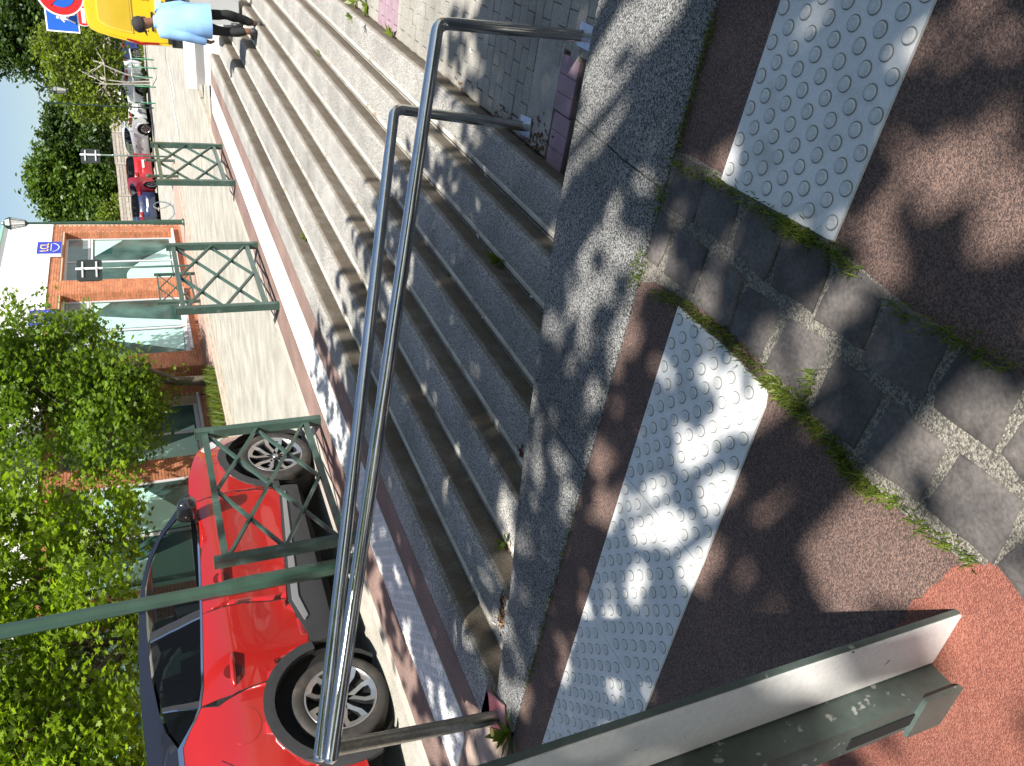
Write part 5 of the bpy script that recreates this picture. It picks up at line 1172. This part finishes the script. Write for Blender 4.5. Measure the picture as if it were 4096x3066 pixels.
# ================================================================== GRASS, MOSS, WEEDS, LITTER
def blades(pts, h, w_, m, name, spread=.6, n_per=1):
    n = len(pts)*n_per; P = np.repeat(np.array([tuple(p) for p in pts]), n_per, 0); V = np.zeros((n, 4, 3))
    an = RNG.uniform(0, 2*np.pi, n); d = np.stack([np.cos(an), np.sin(an), np.zeros(n)], 1); sdv = np.stack([-np.sin(an), np.cos(an), np.zeros(n)], 1)
    hh = h*RNG.uniform(.5, 1.3, n); le = spread*RNG.uniform(.3, 1.2, n)*hh; ww = w_*RNG.uniform(.7, 1.3, n); upv = np.array([0, 0, 1.0])
    P = P+RNG.normal(size=(n, 3))*np.array([.006, .006, 0])
    V[:, 0] = P-sdv*ww[:, None]*.5; V[:, 1] = P+sdv*ww[:, None]*.5; V[:, 2] = P+sdv*ww[:, None]*.3+upv*(hh*.6)[:, None]+d*(le*.45)[:, None]; V[:, 3] = P+upv*hh[:, None]+d*le[:, None]
    return np_mesh(name, V, 4, m)
def along(poly, n, jit, lift=.0):
    out = []; seg = [((poly[i+1][0]-poly[i][0])**2+(poly[i+1][1]-poly[i][1])**2)**.5 for i in range(len(poly)-1)]; tot = sum(seg)
    for _ in range(n):
        t = random.uniform(0, tot)
        for i, s_ in enumerate(seg):
            if t <= s_: break
            t -= s_
        f = t/seg[i]; x = poly[i][0]+(poly[i+1][0]-poly[i][0])*f+random.gauss(0, jit); y = poly[i][1]+(poly[i+1][1]-poly[i][1])*f+random.gauss(0, jit)
        out.append(on_path(x, y, lift))
    return out
gp_ = []
for poly, n, j in (([(2695, 640), (2760, 690), (2890, 735)], 260, 10), ([(2895, 740), (3110, 880), (3330, 1000)], 520, 12), ([(3100, 890), (3260, 975)], 300, 14), ([(3335, 1000), (3420, 1090)], 220, 12), ([(3560, 1210), (3720, 1310), (3880, 1390), (4050, 1470)], 420, 13), ([(2620, 1170), (2740, 1210), (2900, 1360), (3070, 1520), (3200, 1650), (3330, 1760)], 900, 14), ([(3070, 1500), (3200, 1640), (3260, 1490)], 380, 12), ([(3340, 1790), (3470, 1950), (3600, 2020)], 420, 12), ([(3640, 2060), (3850, 2220), (3900, 2260)], 200, 10), ([(2575, 1010), (2540, 1140)], 260, 10), ([(2655, 740), (2630, 850)], 120, 8)):
    gp_ += along(poly, int(n*.55), j*1.15, .006)
grass = obj('joint_grass', blades(gp_, .020, .0035, L_GRASS, 'joint_grass', .9)); tag(grass, 'short grass growing in the joints round the dark setts', 'grass'); stuff(grass)
ms = []
for poly, n, j in (([(2862, 57), (2805, 246), (2749, 474), (2701, 616)], 420, 5), ([(2518, 1200), (2440, 1482), (2360, 1763), (2270, 2135), (2203, 2383), (2101, 2777)], 1300, 4), ([(3330, 1770), (3400, 1900), (3480, 1980)], 500, 14), ([(3080, 1530), (3160, 1600), (3290, 1740)], 600, 16), ([(2640, 1180), (2700, 1210), (2890, 1330), (3000, 1440)], 600, 9), ([(3130, 900), (3260, 960)], 300, 9)):
    ms += along(poly, int(n*.7), j, .004)
mo = obj('moss', blades(ms, .010, .005, L_MOSS, 'moss', 1.2)); tag(mo, 'moss along the edge of the coping and the setts', 'moss'); stuff(mo)
# verge grass far, grass bed at the foot of the street tree
vp = []
for _ in range(2600):
    t = random.random(); p = P0.lerp(P1, t)+vn*random.uniform(.02, 1.25); vp.append(vgz(p, .08))
gv = obj('verge_grass', blades(vp, .22, .05, L_GRASS, 'verge_grass', .5)); tag(gv, 'grass strip in front of the parked cars', 'grass'); stuff(gv)
bp_ = [W(random.uniform(9.5, 16.4), random.triangular(10.62, 11.4, 10.75), .0) for _ in range(2600)]
gb = obj('tall_grass', blades(bp_, .26, .022, L_GRASS, 'tall_grass', .5)); tag(gb, 'tall grass bed at the foot of the street trees', 'grass'); stuff(gb)
def weed(p, s, label, n=9, m=None):
    o = empty('weed', p); tag(o, label, 'weed', 'weeds in the step joints')
    V = []; 
    for k in range(n):
        an = random.uniform(0, 6.28); el = random.uniform(.3, 1.3); d = Vector((math.cos(an)*math.cos(el), math.sin(an)*math.cos(el), math.sin(el))); sv_ = Vector((-math.sin(an), math.cos(an), 0)); L = s*random.uniform(.6, 1.2)
        V.append([tuple(x) for x in (Vector((0, 0, 0)), d*L*.5+sv_*L*.14, d*L-Vector((0, 0, L*.15)), d*L*.5-sv_*L*.14)])
    obj('leaves', np_mesh('weed', np.array(V), 4, m or L_GRASS), o); return o
def on_step(px, py, k): return on_z(px, py, -STEP_H*k)
for (px, py, k, s, lab) in ((1268, 825, 2, .16, 'leafy weed on the second step near the middle barrier'), (1410, 70, 5, .10, 'small weed low on the steps right of the man'), (1570, 150, 7, .17, 'weed at the landing edge left of the tall rail post'), (1470, 20, 7, .14, 'weed cluster at the landing edge near the photo edge'), (1430, 5, 7, .15, 'largest weed cluster at the landing edge at the photo edge'), (1225, 955, 1, .09, 'weed on the first step beyond the rails'), (1278, 1110, 1, .10, 'weed below the middle barrier on the first step'), (1390, 1030, 3, .09, 'small weed between the two rails on the third step'), (2008, 1040, 5, .13, 'dark weed on a shaded step near the coping'), (1795, 1115, 4, .07, 'small bright weed on a shaded step'), (1615, 1720, 2, .07, 'small weed in the shade beside the rail'), (2030, 2175, 2, .10, 'weed where a step meets the coping'), (1205, 155, 5, .09, 'little weed below the man'), (1283, 215, 5, .09, 'dark little weed two steps below the man'), (785, 985, 0, .0, None)):
    if lab: weed(on_step(px, py, k), s, lab)
w_ = weed(on_z(2045, 2925, 0.0), .13, 'bright weed with a yellow flower at the foot of the handrail', 16)
b = MB(); b.lathe([(.0001, .0), (.016, .002), (.019, .008), (.0001, .012)], 12, (.03, -.02, .09)); b.build('flower', M_YEL, w_)
weed(on_z(722, 1025, .0), .35, 'leafy weed growing from the foot of the brick wall', 12)
M_BUTT = mat('butt_paper', (.75, .72, .66), .8); M_FILT = mat('butt_filter', (.55, .25, .08), .8)
for (px, py, k, an, lab) in ((1915, 946, 5, .4, 'white cigarette butt on a shaded step'), (2128, 1187, 5, 1.2, 'pale butt by the coping end of a step'), (1932, 1272, 4, 1.9, 'cigarette butt lower on the shaded stairs'), (1981, 2493, 1, 1.5, 'white cigarette butt at the end of the top step'), (2008, 2495, 1, 1.7, 'orange cigarette butt at the end of the top step'), (1886, 205, 7, .2, 'white scrap on the landing pavers')):
    p = on_step(px, py, k)+Vector((0, 0, .006)); d = Vector((math.cos(an), math.sin(an), 0))*.016; o = empty('cigarette_butt', p); tag(o, lab, 'litter', 'litter on the stairs')
    b = MB(); b.tube([-d, d*.2], .0042, 8); b.build('paper', M_BUTT if 'orange' not in lab else M_FILT, o); b = MB(); b.tube([d*.2, d], .0043, 8); b.build('filter', M_FILT if 'white' not in lab else M_BUTT, o)
dl = []
for (px, py, rx, ry, k, n) in ((2140, 560, 60, 90, 7, 90), (2000, 480, 70, 40, 7, 60), (2010, 2450, 15, 70, 1, 60), (2040, 2190, 14, 25, 2, 24), (2085, 1810, 10, 40, 3, 24), (2150, 945, 20, 30, 6, 24), (1830, 360, 40, 40, 7, 30)):
    for _ in range(n): dl.append(np.array(on_step(px+random.gauss(0, rx*.5), py+random.gauss(0, ry*.5), k))+np.array([0, 0, .004]))
lo_ = obj('dead_leaves', leaves(np.array(dl), .028, OVAL, mat('dead_leaf', (.12, .06, .03), .8, isl=.5), 'dead_leaves', up=1.2)); tag(lo_, 'brown dead leaf litter gathered in the corners of the steps', 'leaf litter'); stuff(lo_)
